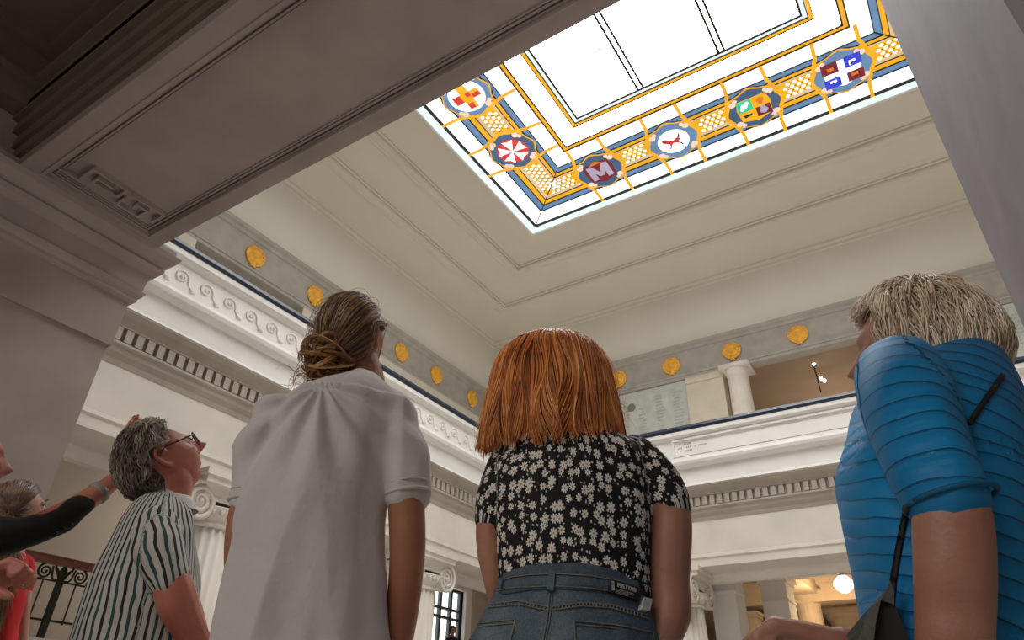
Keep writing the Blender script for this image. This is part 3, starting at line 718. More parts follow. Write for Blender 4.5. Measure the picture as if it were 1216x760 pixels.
def head_shape(bm, M, s=1.0, fem=False, ears=True, nose=1.0):
    nu, nv = 96, 72; vs = []
    for j in range(nv+1):
        th = PI*j/nv; row = []
        for i in range(nu):
            ph = 2*PI*i/nu
            x, y, z = math.sin(th)*math.sin(ph), math.sin(th)*math.cos(ph), math.cos(th)
            X, Y, Zz = x*.076, y*.096, z*.116
            low = sm(.15, -.95, z)
            X *= 1-.30*low - (.04 if fem else 0)*low
            if y > 0: Y *= 1 - .10*sm(.2, 1, z) ; Y += .006*low
            else: Y *= 1 + .06*sm(-.4,.5,z) - .50*sm(-.1, -.9, z)
            if y > 0:
                f = sm(0, .45, y)
                d = nose*(.024*g(X,.0085)*g(Zz+.022,.013) + .014*g(X,.0075)*g(Zz+.004,.022)) + .006*(g(X-.012,.007)+g(X+.012,.007))*g(Zz+.029,.008)
                d += (.005 if fem else .008)*g(abs(X)-.026,.022)*g(Zz-.030,.009)
                d -= .010*g(abs(X)-.031,.014)*g(Zz-.012,.010)
                d += .005*g(abs(X)-.045,.018)*g(Zz+.018,.018)
                d += .008*g(X,.019)*g(Zz+.052,.006) + .008*g(X,.017)*g(Zz+.065,.006) - .005*g(X,.022)*g(Zz+.0585,.0028) - .003*g(X,.03)*g(Zz+.078,.007)
                d += .010*g(X,.020)*g(Zz+.094,.014)
                Y += d*f
            row.append(V((X, Y, Zz)))
        vs.append(row)
    T = M @ Matrix.Scale(s, 4)
    top = bm.verts.new(T @ vs[0][0]); bot = bm.verts.new(T @ vs[nv][0])
    R = [[bm.verts.new(T @ p) for p in row] for row in vs[1:nv]]
    for a, b in zip(R, R[1:]):
        for i in range(nu): bm.faces.new((a[i], b[i], b[(i+1)%nu], a[(i+1)%nu]))
    for i in range(nu):
        bm.faces.new((top, R[0][i], R[0][(i+1)%nu])); bm.faces.new((bot, R[-1][(i+1)%nu], R[-1][i]))
    if ears:
        for sx in (-1, 1):
            E = lambda x, y, z: T @ V((sx*x, y, z))
            pts = [E(.066,-.002,-.004),E(.074,.002,.012),E(.080,-.006,.027),E(.085,-.020,.030),E(.087,-.030,.018),E(.084,-.029,.0),E(.078,-.020,-.018),E(.071,-.008,-.030),E(.068,-.001,-.024)]
            tube(bm, pts, [x*s for x in (.005,.005,.0052,.0052,.005,.005,.006,.0068,.005)], seg=8, k=4)
            pts = [E(.070,-.008,.016),E(.077,-.020,.014),E(.075,-.018,-.006),E(.069,-.006,-.012)]
            tube(bm, pts, [x*s for x in (.004,.004,.004,.004)], seg=6, k=4)
            bmesh.ops.create_uvsphere(bm, u_segments=12, v_segments=8, radius=1, matrix=T @ Matrix.Translation((sx*.071,-.012,.0)) @ Matrix.Diagonal((.006,.018,.026,1)))
def hand(bm, w, d, n, side, curl=.5, s=1.0, thumb=.6):
    """w wrist, d pointing direction, n palm normal (fingers curl toward it), side=+1/-1 thumb side along d x n"""
    d = V(d).normalized(); n = (V(n) - d*V(n).dot(d)).normalized(); x = d.cross(n)*side
    rs = [(0,.027,.020),(.03,.034,.019),(.065,.041,.0155),(.092,.041,.013)]
    loft(bm, [(w+d*(a*s), x*(b_*s), n*(c_*s)) for a, b_, c_ in rs], seg=16, pw=2.6, k=3)
    ball(bm, w, .025*s, 10)
    for off, L, r in ((.030,.074,.0088),(.010,.082,.0090),(-.010,.077,.0086),(-.029,.060,.0078)):
        p = w + d*(.088*s) + x*(off*s); pts = [p - d*.012*s, p]; a = curl*.55
        for q in (.46,.30,.24):
            dr = d*math.cos(a) + n*math.sin(a) + x*(off*.9); p = p + dr*(L*q*s); pts.append(p); a += curl*1.05
        tube(bm, pts, [r*s*1.05, r*s*1.05, r*s, r*s*.92, r*s*.75], seg=10, k=3); ball(bm, pts[-1], r*s*.75, 8)
        ball(bm, pts[1], r*s*1.22, 8); ball(bm, pts[2], r*s*1.12, 8)
    p = w + d*.028*s + x*.024*s; pts = [w + d*.01*s + x*.012*s, p]; a = thumb
    for q, aa in ((.036, .75), (.030, .45), (.024, .2)):
        dr = d*math.cos(aa) + x*math.sin(aa)*(1-.5*curl) + n*(curl*.75); p = p + dr.normalized()*(q*s); pts.append(p)
    tube(bm, pts, [.014*s,.0135*s,.0115*s,.0105*s,.008*s], seg=10, k=3); ball(bm, pts[-1], .008*s, 8)
def legs_down(bm, hip, across, r0=.085, r1=.045, foot=True, gap=.09, face=None):
    """two legs from hip centre to the floor"""
    ax = across.normalized(); ft = face or V((-ax.y, ax.x, 0)); res = []
    for s in (-1, 1):
        h = hip + ax*(gap*s); k_ = V((h.x+ax.x*.01*s, h.y+ax.y*.01*s, .48)) + ft*.015; a = V((h.x+ax.x*.02*s, h.y+ax.y*.02*s, .09))
        tube(bm, [h, (h+k_)/2, k_, (k_*.55+a*.45), a], [r0, r0*.86, (r0+r1)/2*.88, (r0+r1)/2*.86, r1], seg=14, k=4)
        ball(bm, h, r0, 12); res.append(a)
        if foot:
            tube(bm, [a, a-V((0,0,.045))-ft*.02, a-V((0,0,.055))+ft*.06, a-V((0,0,.065))+ft*.16], [r1*.9, .036, .034, .022], seg=10, k=3); ball(bm, a-V((0,0,.065))+ft*.16, .022, 8)
    return res, ft
def shoes(name, ankles, ft, mat, root, labels=None):
    for a in ankles:
        b = newbm(); c = V((a.x, a.y, 0)); sd = V((ft.y, -ft.x, 0))
        rs = [(-.075,.03,.06),(-.05,.042,.075),(0,.046,.08),(.06,.047,.06),(.13,.05,.045),(.18,.042,.036),(.205,.024,.022)]
        R = []
        for t, wv, hh in rs:
            R.append([b.verts.new(c + ft*t + sd*(math.cos(2*PI*i/16)*wv) + Z_*(max(0.0, hh*.5 + math.sin(2*PI*i/16)*hh*.5 + .0))) for i in range(16)])
        ringfaces(b, R); obj(name, b, mat, root, True)
# ---- hair made of real strands
def hair(name, paths, mat, parent, seg=3):
    verts = []; faces = []; tint = []
    for pts, rad, tn in paths:
        n = len(pts); prev = None
        for i, p in enumerate(pts):
            t = (pts[min(i+1,n-1)]-pts[max(i-1,0)]); t = t.normalized() if t.length > 1e-7 else Z_
            if prev is None: prev = t.orthogonal().normalized()
            a = prev - t*prev.dot(t); a = a.normalized() if a.length > 1e-6 else t.orthogonal().normalized(); b_ = t.cross(a); prev = a
            r = rad*(1 - .75*(i/(n-1))**2.5) * (.55 if i == 0 else 1)
            for j in range(seg):
                an = 2*PI*j/seg; verts.append(p + a*(math.cos(an)*r) + b_*(math.sin(an)*r)); tint.append(tn)
        base = len(verts)-n*seg
        for i in range(n-1):
            for j in range(seg):
                faces.append((base+i*seg+j, base+i*seg+(j+1)%seg, base+(i+1)*seg+(j+1)%seg, base+(i+1)*seg+j))
    me = bpy.data.meshes.new(name); me.from_pydata([tuple(v) for v in verts], [], faces)
    at = me.attributes.new('tint', 'FLOAT', 'POINT'); at.data.foreach_set('value', tint)
    me.polygons.foreach_set('use_smooth', [True]*len(me.polygons))
    return mlink(name, me, mat, parent)
def hairmat(name, stops, rough=.42):
    m, t, b = nt(name)
    a = N(t, 'ShaderNodeAttribute', attribute_name='tint'); 
    co = N(t, 'ShaderNodeTexCoord').outputs['Object']; n = N(t, 'ShaderNodeTexNoise', Scale=14.0, Detail=3.0); t.links.new(co, n.inputs['Vector'])
    f = mth(t, 'ADD', mth(t, 'MULTIPLY', a.outputs['Fac'], .7), mth(t, 'MULTIPLY', mth(t, 'SUBTRACT', n.outputs[0], .35), 1.0))
    c = ramp(t, f, stops); t.links.new(c, b.inputs['Base Color'])
    b.inputs['Roughness'].default_value = rough; b.inputs['Specular IOR Level'].default_value = .6
    b.inputs['Sheen Weight'].default_value = .15
    return m
def skull(M, s, d, off):
    """point over the skull in direction d (head space), off metres outside"""
    d = d.normalized(); rx, ry, rz = .078, .100, .117
    if d.y < 0: ry *= 1 + .04
    low = sm(0, -.8, d.z)
    q = V((d.x*(rx*(1-.18*low)+off), d.y*((ry*(1-.28*low) if d.y < 0 else ry)+off), d.z*(rz+off)))
    return M @ (q*s)
def slerp(a, b, t):
    a, b = a.normalized(), b.normalized(); th = math.acos(max(-1, min(1, a.dot(b))))
    if th < 1e-4: return a.copy()
    return (a*math.sin((1-t)*th) + b*math.sin(t*th))/math.sin(th)
def rdir(rnd):
    while True:
        v = V((rnd.uniform(-1,1), rnd.uniform(-1,1), rnd.uniform(-1,1)))
        if .1 < v.length < 1: return v.normalized()
# ---- skin and cloth materials
def skinmat(name, col, var=.15):
    m, t, b = nt(name); co = N(t, 'ShaderNodeTexCoord').outputs['Object']
    n = N(t, 'ShaderNodeTexNoise', Scale=9.0, Detail=6.0); t.links.new(co, n.inputs['Vector'])
    lo = (col[0]*(1-var*.6), col[1]*(1-var*1.5), col[2]*(1-var*1.5)); hi = (min(1,col[0]*(1+var*.5)), col[1]*(1+var*.6), col[2]*(1+var*.6))
    t.links.new(ramp(t, n.outputs[0], [(.3, lo), (.7, hi)]), b.inputs['Base Color'])
    b.inputs['Roughness'].default_value = .48; b.inputs['Subsurface Weight'].default_value = .12
    b.inputs['Subsurface Radius'].default_value = (.02, .008, .004); b.inputs['Subsurface Scale'].default_value = .4
    n2 = N(t, 'ShaderNodeTexNoise', Scale=160.0, Detail=3.0); t.links.new(co, n2.inputs['Vector'])
    bp = N(t, 'ShaderNodeBump', Strength=.4, Distance=.002); t.links.new(n2.outputs[0], bp.inputs['Height']); t.links.new(bp.outputs[0], b.inputs['Normal'])
    return m
def fuv(me, axes):
    """axes: [(points, ref)]: store (angle*radius, length, 0) around the closest axis, scaled to metres"""
    at = me.attributes.new('cloth', 'FLOAT_VECTOR', 'POINT'); vals = []
    ax = []
    for pts, rad, ref in axes:
        pts = catmull([V(p) for p in pts], 4); L = [0]
        for a, b in zip(pts, pts[1:]): L.append(L[-1]+(b-a).length)
        ax.append((pts, rad, V(ref), L))
    for v in me.vertices:
        best = None
        for pts, rad, ref, L in ax:
            for i in range(len(pts)-1):
                a, b = pts[i], pts[i+1]; d = b-a; t = max(0, min(1, (v.co-a).dot(d)/d.length_squared)); q = a+d*t; dist = (v.co-q).length/rad
                if best is None or dist < best[0]:
                    dn = d.normalized(); r = v.co-q; rr = (ref-dn*ref.dot(dn)).normalized(); s = dn.cross(rr)
                    best = (dist, (math.atan2(r.dot(s), r.dot(rr))*rad, L[i]+t*d.length, rad))
        vals += best[1]
    at.data.foreach_set('vector', vals)
def planar_uv(me, rt, up, o):
    at = me.attributes.new('cloth', 'FLOAT_VECTOR', 'POINT'); vals = []
    for v in me.vertices:
        r = v.co-o; vals += [r.dot(rt), r.dot(up), 0]
    at.data.foreach_set('vector', vals)
def weave(t, b, scale=900, strength=.15, fold=None):
    co = N(t, 'ShaderNodeTexCoord').outputs['Object']
    n2 = N(t, 'ShaderNodeTexNoise', Scale=float(scale), Detail=2.0); t.links.new(co, n2.inputs['Vector'])
    bp = N(t, 'ShaderNodeBump', Strength=strength, Distance=.002); t.links.new(n2.outputs[0], bp.inputs['Height'])
    out = bp
    n3 = N(t, 'ShaderNodeTexNoise', Scale=26.0, Detail=3.0); t.links.new(co, n3.inputs['Vector'])
    bp2 = N(t, 'ShaderNodeBump', Strength=.35, Distance=.012); t.links.new(n3.outputs[0], bp2.inputs['Height']); t.links.new(bp.outputs[0], bp2.inputs['Normal'])
    t.links.new(bp2.outputs[0], b.inputs['Normal'])
def foldfn(amp, seed, sx=7, sz=1.6):
    def f(co, n):
        q = V((co.x*sx, co.y*sx, co.z*sz)) + V((seed*3.1, seed*1.7, 0))
        a = noise.noise(q); c = noise.noise(q*2.1)
        return amp*((1-2*abs(a))*.8 + c*.45 - .4)
    return f
def nearest_rim(points, z): return z
SK1 = skinmat('tanned_skin', (.38, .165, .085)); SK2 = skinmat('fair_skin', (.42, .205, .125)); SK3 = skinmat('ruddy_skin', (.48, .18, .12), .25); SK4 = skinmat('aged_skin', (.42, .22, .15), .25); SK5 = skinmat('pale_skin', (.5, .28, .2))
JEAN = simple('dark_trousers', (.05,.06,.09), .85, .2, 40); SHOE = simple('dark_shoe_leather', (.04,.03,.03), .5)
def cloth_simple(name, col, var=.06):
    m, t, b = nt(name); co = N(t, 'ShaderNodeTexCoord').outputs['Object']
    n = N(t, 'ShaderNodeTexNoise', Scale=5.0, Detail=4.0); t.links.new(co, n.inputs['Vector'])
    t.links.new(ramp(t, n.outputs[0], [(.3, tuple(c*(1-var) for c in col)), (.7, tuple(min(1,c*(1+var)) for c in col))]), b.inputs['Base Color'])
    b.inputs['Roughness'].default_value = .9; b.inputs['Sheen Weight'].default_value = .2; weave(t, b); return m
def foot_at(rings): c = rings[-1][0]; return V((c.x, c.y, 0))
# ------------------------------------------------------------------ 1. man in the white t-shirt
D = 1.7
rows = [(450,412,452,.055),(459,392,462,.075),(468,366,476,.092),(482,340,486,.108),(505,322,484,.122),(545,308,470,.13),(600,285,456,.132),(663,273,457,.132),(760,252,462,.135),(860,236,470,.135),(905,232,476,.135)]
rg = sil_rings(rows, D, .1)
root = empty('person', foot_at(rg), 'person in a plain white t-shirt with brown hair in a messy low bun', 'person')
b = newbm(); loft(b, rg, seg=36, pw=2.25)
sl, slr = limb(b, [(332,488,D,25),(312,520,D,26),(303,550,D,24),(294,592,D,20)])
sr, srr = limb(b, [(462,488,D-.03,27),(478,520,D-.05,28),(482,555,D-.06,27),(484,584,D-.06,26)])
ff = foldfn(.016, 1.3, 8, 1.1)
# radiating folds below the left shoulder blade
fa = P(395, 478, D)
def dispA(co, n):
    r = co-fa; d = r.length; v = ff(co, n)
    if r.z < 0: a = math.atan2(r.dot(Rt), -r.z); v += .009*math.sin(a*13+.5)*g(d-.17,.14)
    v += .005*math.sin(co.z*38 + 5*r.dot(Rt)*6)*sm(.15,.45,-r.z)*noise.noise(co*4+V((3,1,2)))*2
    return v
me = fuse(b, .0065, 8, dispA)
TEE = cloth_simple('white_cotton', (.60, .555, .55), .05)
shirt = mlink('t_shirt', me, TEE, root)
# ribbed hems and seam
for p, r in ((sl, slr), (sr, srr)):
    b = newbm(); a = (p[-1]-p[-2]).normalized(); x = a.orthogonal().normalized(); y = a.cross(x)
    ring = [p[-1] + a*.006 + x*(math.cos(2*PI*i/28)*(r[-1]+.001)) + y*(math.sin(2*PI*i/28)*(r[-1]+.001)) for i in range(29)]
    tube(b, ring, .0045, seg=6, k=1); ring2 = [q - a*.022 for q in ring]; tube(b, ring2, .0022, seg=5, k=1)
    obj('sleeve_hem', b, TEE, shirt, True)
# body
b = newbm(); loft(b, rg[2:], seg=28, shrink=.86)
neckc = P(432, 452, D+.02); hc = P(421, 404, D+.02)
v_ = V((neckc.x, neckc.y, 0)).normalized(); rr_ = V((v_.y, -v_.x, 0))
hf = (v_*math.cos(math.radians(32)) + rr_*math.sin(math.radians(32))); hf = hf*math.cos(.42) + Z_*math.sin(.42)
MH = Matrix.Translation(hc) @ orient(hf)
tube(b, [P(425, 480, D), neckc, hc + Z_*-.03 - v_*0], [.066, .057, .056], seg=18, k=4)
head_shape(b, MH, 1.0)
limb(b, [(335,492,D,20),(306,550,D,17),(290,600,D,16),(281,640,D,14),(279,680,D+.02,12),(280,740,D+.04,9)])
limb(b, [(462,492,D-.03,22),(480,545,D-.06,21),(482,590,D-.06,22),(484,640,D-.05,22),(483,672,D-.04,21),(479,715,D-.02,20),(474,755,D,18),(468,800,D+.02,14),(464,835,D+.03,12)])
hand(b, P(464,838,D+.03), V((.02,.0,-1)), -rr_, 1, .5); hand(b, P(281,745,D+.04), V((0,.02,-1)), rr_, -1, .5)
hipc = rg[-2][0]; an, ft = legs_down(b, V((hipc.x, hipc.y, .86)), rr_, .085, .045)
mlink('body', fuse(b, .0055, 3), SK1, root)
b = newbm(); legs_down(b, V((hipc.x, hipc.y, .84)), rr_, .105, .07, foot=False); loft(b, [(V((hipc.x,hipc.y,z)), rr_*a, v_*c) for z, a, c in ((.95,.16,.11),(.85,.17,.12),(.76,.16,.11))], k=1)
mlink('trousers', fuse(b, .012, 4), JEAN, root); shoes('shoe', an, ft, SHOE, root)
# hair swept into a bun
HB = hairmat('brown_hair', [(.0,(.02,.010,.006)),(.3,(.10,.048,.022)),(.6,(.30,.16,.07)),(.95,(.72,.46,.24))])
rnd = random.Random(5); paths = []
bunw = P(386, 428, D-.03)
bl = (MH.inverted() @ bunw); bdir = V((bl.x, bl.y, bl.z)).normalized()
while len(paths) < 2600:
    d = rdir(rnd)
    if d.y > .50 and d.z < .62: continue
    if d.z < -.42: continue
    if abs(d.x) > .80 and d.z < .06 and d.y > -.45: continue
    off = .004+rnd.random()*.012; pts = []; n = 12; stray = rnd.random() < .04; wob = rnd.uniform(-1,1)
    for i in range(n):
        t = i/(n-1); q = slerp(d, bdir, t*.97)
        if abs(q.x) > .72 and q.z < .24 and q.y > -.42: q.z = .24+.1*(q.z+.3)
        bulge = .010*math.sin(PI*t)*(1+.5*noise.noise(d*3)) + (.02*math.sin(PI*t) if stray else 0)
        p = skull(MH, 1.0, q, off+bulge); p += (MH.to_3x3() @ V((noise.noise(d*6+V((t*3,0,0))), noise.noise(d*6+V((0,t*3,5))), 0)))*.006*math.sin(PI*t)
        pts.append(p)
    pts.append(pts[-1]*.4 + bunw*.6)
    paths.append((pts, .0011 if not stray else .0006, rnd.random()))
h_ = hair('hair', paths, HB, root)
b = newbm()
b2 = newbm(); bmesh.ops.create_uvsphere(b2, u_segments=48, v_segments=32, radius=1)
for v in b2.verts:
    d = v.co.copy()
    o_ = .007 if not ((d.y > .45 and d.z < .6) or d.z < -.4 or (abs(d.x) > .75 and d.z < .1 and d.y > -.5)) else -.02
    v.co = skull(MH, 1.0, d, o_)
obj('scalp', b2, simple('scalp_brown', (.03,.015,.01), .7), h_, True)
# bun: looping curls
paths = []
rb_ = .060
for k in range(95):
    ax1 = rdir(rnd); u_ = ax1.orthogonal().normalized(); w_ = ax1.cross(u_); rad = rb_*rnd.uniform(.35,.95); a0 = rnd.uniform(0, 2*PI); ln = rnd.uniform(1.8, 4.6)
    off = rdir(rnd)*rb_*.34; tn = rnd.uniform(.25, 1.0)
    for m_ in range(11):
        o2 = rdir(rnd)*rnd.uniform(0, .006); r2 = rad + rnd.uniform(-.004, .004)
        pts = [bunw + off + o2 + (u_*math.cos(a0+ln*i/14) + w_*math.sin(a0+ln*i/14))*r2*(1+.1*math.sin(i*.8)) for i in range(15)]
        paths.append((pts, rnd.uniform(.0008,.0015), tn+rnd.uniform(-.2,.2)))
for k in range(46):   # loose curls hanging out to the side
    a0 = rnd.uniform(0, 6); L_ = rnd.uniform(.04, .095); dirv = (-Rt*rnd.uniform(.4,1.0) - Z_*rnd.uniform(.1,1.1) + v_*rnd.uniform(-.3,.1)).normalized(); s_ = dirv.orthogonal().normalized(); w_ = dirv.cross(s_)
    p0 = bunw + rdir(rnd)*rb_*.7 - Z_*.012
    pts = [p0 + dirv*(L_*i/14) + (s_*math.cos(a0+i*.55) + w_*math.sin(a0+i*.55))*(.009+.006*i/14) for i in range(15)]
    paths.append((pts, rnd.uniform(.0007,.0014), rnd.uniform(.4, 1.1)))
hair('bun', paths, hairmat('bun_hair', [(.0,(.03,.012,.005)),(.3,(.16,.065,.018)),(.6,(.42,.19,.05)),(.95,(.80,.46,.17))]), h_)
b = newbm(); ball(b, bunw, (.044,.044,.044), 20); obj('bun_core', b, simple('bun_core_brown', (.05,.022,.009), .8), h_, True)
# ------------------------------------------------------------------ 2. red-haired woman in the daisy top
D = 1.3
rows = [(508,640,694,.05),(516,618,722,.068),(526,604,744,.085),(545,594,762,.098),(580,589,770,.105),(620,590,773,.108),(660,592,771,.108),(695,593,771,.108),(722,598,770,.106)]
rg = sil_rings(rows, D, .1)
root = empty('person', foot_at(rg), 'person with a copper-red bob in a black daisy-print top and blue jeans', 'person')
b = newbm(); loft(b, rg, seg=36, pw=2.3)
sl, slr = limb(b, [(606,548,D,26),(592,575,D,25),(583,600,D,22),(579,618,D,19)])
sr, srr = limb(b, [(752,546,D,29),(774,568,D,29),(788,588,D,28),(795,603,D,25)])
me = fuse(b, .0055, 7, foldfn(.006, 4.2, 11, 2.5))
v_ = V((rg[3][0].x, rg[3][0].y, 0)).normalized(); rr_ = V((v_.y, -v_.x, 0))
sp = [r[0] for r in rg]
fuv(me, [([sp[0]+Z_*.05]+sp[2:], .15, -v_), (sl, .045, -v_), (sr, .05, -v_)])
m, t, bs = nt('daisy_print')
at = N(t, 'ShaderNodeAttribute', attribute_name='cloth')
def daisy(scale, size, thr, seed, petals=4.0):
    mp = N(t, 'ShaderNodeMapping'); t.links.new(at.outputs['Vector'], mp.inputs['Vector']); mp.inputs['Scale'].default_value = (scale, scale, 0); mp.inputs['Location'].default_value = (seed, seed*1.7, 0)
    vo = N(t, 'ShaderNodeTexVoronoi', voronoi_dimensions='2D', Scale=1.0, Randomness=.72); t.links.new(mp.outputs[0], vo.inputs['Vector'])
    sub = N(t, 'ShaderNodeVectorMath', operation='SUBTRACT'); t.links.new(mp.outputs[0], sub.inputs[0]); t.links.new(vo.outputs['Position'], sub.inputs[1])
    sx = N(t, 'ShaderNodeSeparateXYZ'); t.links.new(sub.outputs[0], sx.inputs[0])
    ang = mth(t, 'ARCTAN2', sx.outputs[1], sx.outputs[0]); rs = N(t, 'ShaderNodeSeparateColor'); t.links.new(vo.outputs['Color'], rs.inputs[0])
    ang = mth(t, 'ADD', ang, mth(t, 'MULTIPLY', rs.outputs[0], 6.28))
    pet = mth(t, 'ABSOLUTE', mth(t, 'COSINE', mth(t, 'MULTIPLY', ang, petals)))
    lim = mth(t, 'MULTIPLY', mth(t, 'ADD', mth(t, 'MULTIPLY', mth(t, 'POWER', pet, .6), .68), .32), mth(t, 'ADD', mth(t, 'MULTIPLY', rs.outputs[1], size*.35), size*.75))
    d = vo.outputs['Distance']
    mask = mth(t, 'GREATER_THAN', mth(t, 'SUBTRACT', lim, d), 0)
    mask = mth(t, 'MULTIPLY', mask, mth(t, 'GREATER_THAN', rs.outputs[2], thr))
    cen = mth(t, 'LESS_THAN', d, size*.2)
    return mask, cen
m1, c1 = daisy(41, .39, .0, .3); m2, c2 = daisy(95, .26, .6, 2.2, 1.0)
base = mixc(t, m2, (.004,.004,.005), (.60,.55,.5)); c = mixc(t, m1, base, (.74,.69,.62)); 
c = mixc(t, mth(t, 'MULTIPLY', m1, c1), c, (.30,.20,.09))
t.links.new(c, bs.inputs['Base Color']); bs.inputs['Roughness'].default_value = .85; weave(t, bs, 700, .1)
shirt = mlink('blouse', me, m, root)
# body
hc = P(657, 452, D+.03); hf = v_*math.cos(.5) + Z_*math.sin(.5); MH = Matrix.Translation(hc) @ orient(hf)
b = newbm(); loft(b, rg[1:], seg=28, shrink=.88)
tube(b, [P(664,540,D), P(662,512,D+.01), hc-Z_*.04], [.055,.048,.048], seg=16, k=4); head_shape(b, MH, .96, True)
limb(b, [(608,552,D,20),(590,590,D,18),(582,622,D,17),(583,655,D,17),(588,690,D,14),(594,730,D+.02,12),(600,775,D+.05,11)])
limb(b, [(752,550,D,24),(776,580,D,25),(795,612,D,25),(795,650,D,26),(793,690,D,26),(796,725,D-.01,25),(789,752,D-.02,22),(776,790,D-.03,17),(762,830,D-.03,14)])
hand(b, P(760,834,D-.03), V((-.2,.1,-1)), -rr_, 1, .5, .92); hand(b, P(601,780,D+.05), V((.1,.1,-1)), rr_, -1, .5, .92)
hipc = P(668, 800, D); an, ft = legs_down(b, V((hipc.x, hipc.y, .84)), rr_, .08, .042)
mlink('body', fuse(b, .0055, 3), SK2, root)
# jeans
jr = sil_rings([(684,596,757,.112),(690,594,762,.114),(706,588,768,.118),(735,574,776,.125),(762,559,784,.13),(800,545,796,.138),(850,536,806,.135),(900,540,800,.12)], D, .1)
b = newbm(); loft(b, jr, seg=40, pw=2.3)
legs_down(b, V((hipc.x, hipc.y, .80)), rr_, .108, .062, foot=False)
DENIM, t, bs = nt('blue_denim'); co = N(t, 'ShaderNodeTexCoord').outputs['Object']
n1 = N(t, 'ShaderNodeTexNoise', Scale=7.0, Detail=6.0); t.links.new(co, n1.inputs['Vector']); n2 = N(t, 'ShaderNodeTexNoise', Scale=420.0, Detail=1.0); t.links.new(co, n2.inputs['Vector'])
f = mth(t, 'ADD', mth(t, 'MULTIPLY', n1.outputs[0], .7), mth(t, 'MULTIPLY', n2.outputs[0], .3))
t.links.new(ramp(t, f, [(.35,(.04,.058,.082)),(.52,(.095,.13,.165)),(.7,(.20,.24,.27))]), bs.inputs['Base Color']); bs.inputs['Roughness'].default_value = .9; weave(t, bs, 500, .4)
me = fuse(b, .006, 4, foldfn(.003, 2.2, 14, 8)); jeans = mlink('jeans', me, DENIM, root)
STITCH = simple('pale_stitching', (.20,.19,.17), .9, .25, 90); 
# surface tracer for seams on the back of the jeans
dg = None
from mathutils.bvhtree import BVHTree
def tracer(me_, off): 
    return BVHTree.FromPolygons([v.co + off for v in me_.vertices], [p.vertices[:] for p in me_.polygons])
jt = tracer(jeans.data, root.location)
def hit(tr, px, py, lift=.002):
    d = ray(px, py).normalized(); h, n, i, q = tr.ray_cast(CAM, d)
    return (h + n*lift, n) if h else (CAM + d*1.3, -d)
def seam(b, tr, pts, r=.0012, n=10, lift=.002):
    out = []
    for (x0, y0), (x1, y1) in zip(pts, pts[1:]):
        for i in range(n): out.append(hit(tr, x0+(x1-x0)*i/n, y0+(y1-y0)*i/n, lift)[0])
    out.append(hit(tr, *pts[-1], lift)[0]); tube(b, out, r, seg=5, k=1)
def strip(b, tr, pts, wpx, n=12, lift=.003, th=.0025):
    """flat raised band following pixel polyline on a surface"""
    rows_ = []
    for (x0, y0), (x1, y1) in zip(pts, pts[1:]):
        for i in range(n+1):
            t_ = i/n; x, y = x0+(x1-x0)*t_, y0+(y1-y0)*t_; L = math.hypot(x1-x0, y1-y0); nx, ny = -(y1-y0)/L*wpx/2, (x1-x0)/L*wpx/2
            rows_.append([hit(tr, x+nx, y+ny, lift), hit(tr, x-nx, y-ny, lift)])
    R = [[b.verts.new(a[0]), b.verts.new(c[0]), b.verts.new(c[0]-c[1]*(th+lift)), b.verts.new(a[0]-a[1]*(th+lift))] for a, c in rows_]
    ringfaces(b, R)
b = newbm()
wt = [(597,690),(612,685),(635,682),(660,681),(700,683),(735,689),(752,694)]; wb = [(593,705),(615,701),(655,699),(700,701),(740,707),(762,714)]
strip(b, jt, [(595,697),(625,692),(660,690),(710,692),(757,701)], 19, 10, .004)
wbnd = obj('waistband', b, DENIM, jeans, True)
b = newbm()
for q in ([(a, c+2) for a, c in wt], [(a, c-1.5) for a, c in wb]): seam(b, jt, q, .0009, 8, .006)
obj('stitching', b, STITCH, wbnd)
b = newbm(); strip(b, jt, [(656,681),(654,703)], 8, 6, .009, .004); o = obj('belt_loop', b, DENIM, jeans)
b = newbm(); strip(b, jt, [(599,690),(596,702)], 5, 6, .009, .004); obj('belt_loop', b, DENIM, jeans)
b = newbm()
for q in ([(583,718),(615,714),(650,721)], [(580,722),(615,718),(650,725)], [(656,721),(690,716),(725,718),(768,730)], [(656,725),(690,720),(725,722),(769,735)]): seam(b, jt, q, .0011)
seam(b, jt, [(653,705),(650,735),(645,760),(640,790)], .0011); seam(b, jt, [(656,705),(653,735),(648,760),(643,790)], .0008)
for k in range(26):
    x = 660+k*4.0; y = 723 - 4.5*math.sin(PI*min(1, k/22)) + max(0, k-15)*.75; seam(b, jt, [(x,y-2),(x,y+2)], .001, 2, .003)
for k in range(15):
    x = 588+k*4.2; y = 720 - 3*math.sin(PI*k/14) + k*.25; seam(b, jt, [(x,y-2),(x,y+2)], .001, 2, .003)
obj('yoke_seam', b, STITCH, jeans)
for q in ([(566,741),(612,736),(606,760),(600,800),(560,800)], [(684,760+30),(682,738),(730,742),(775,751),(770,800)]):
    b = newbm()
    seam(b, jt, q, .0012); seam(b, jt, [(x*.985+10 if i in (0,) else x, y+4) for i, (x, y) in enumerate(q[:3])], .0009)
    obj('back_pocket', b, STITCH, jeans)
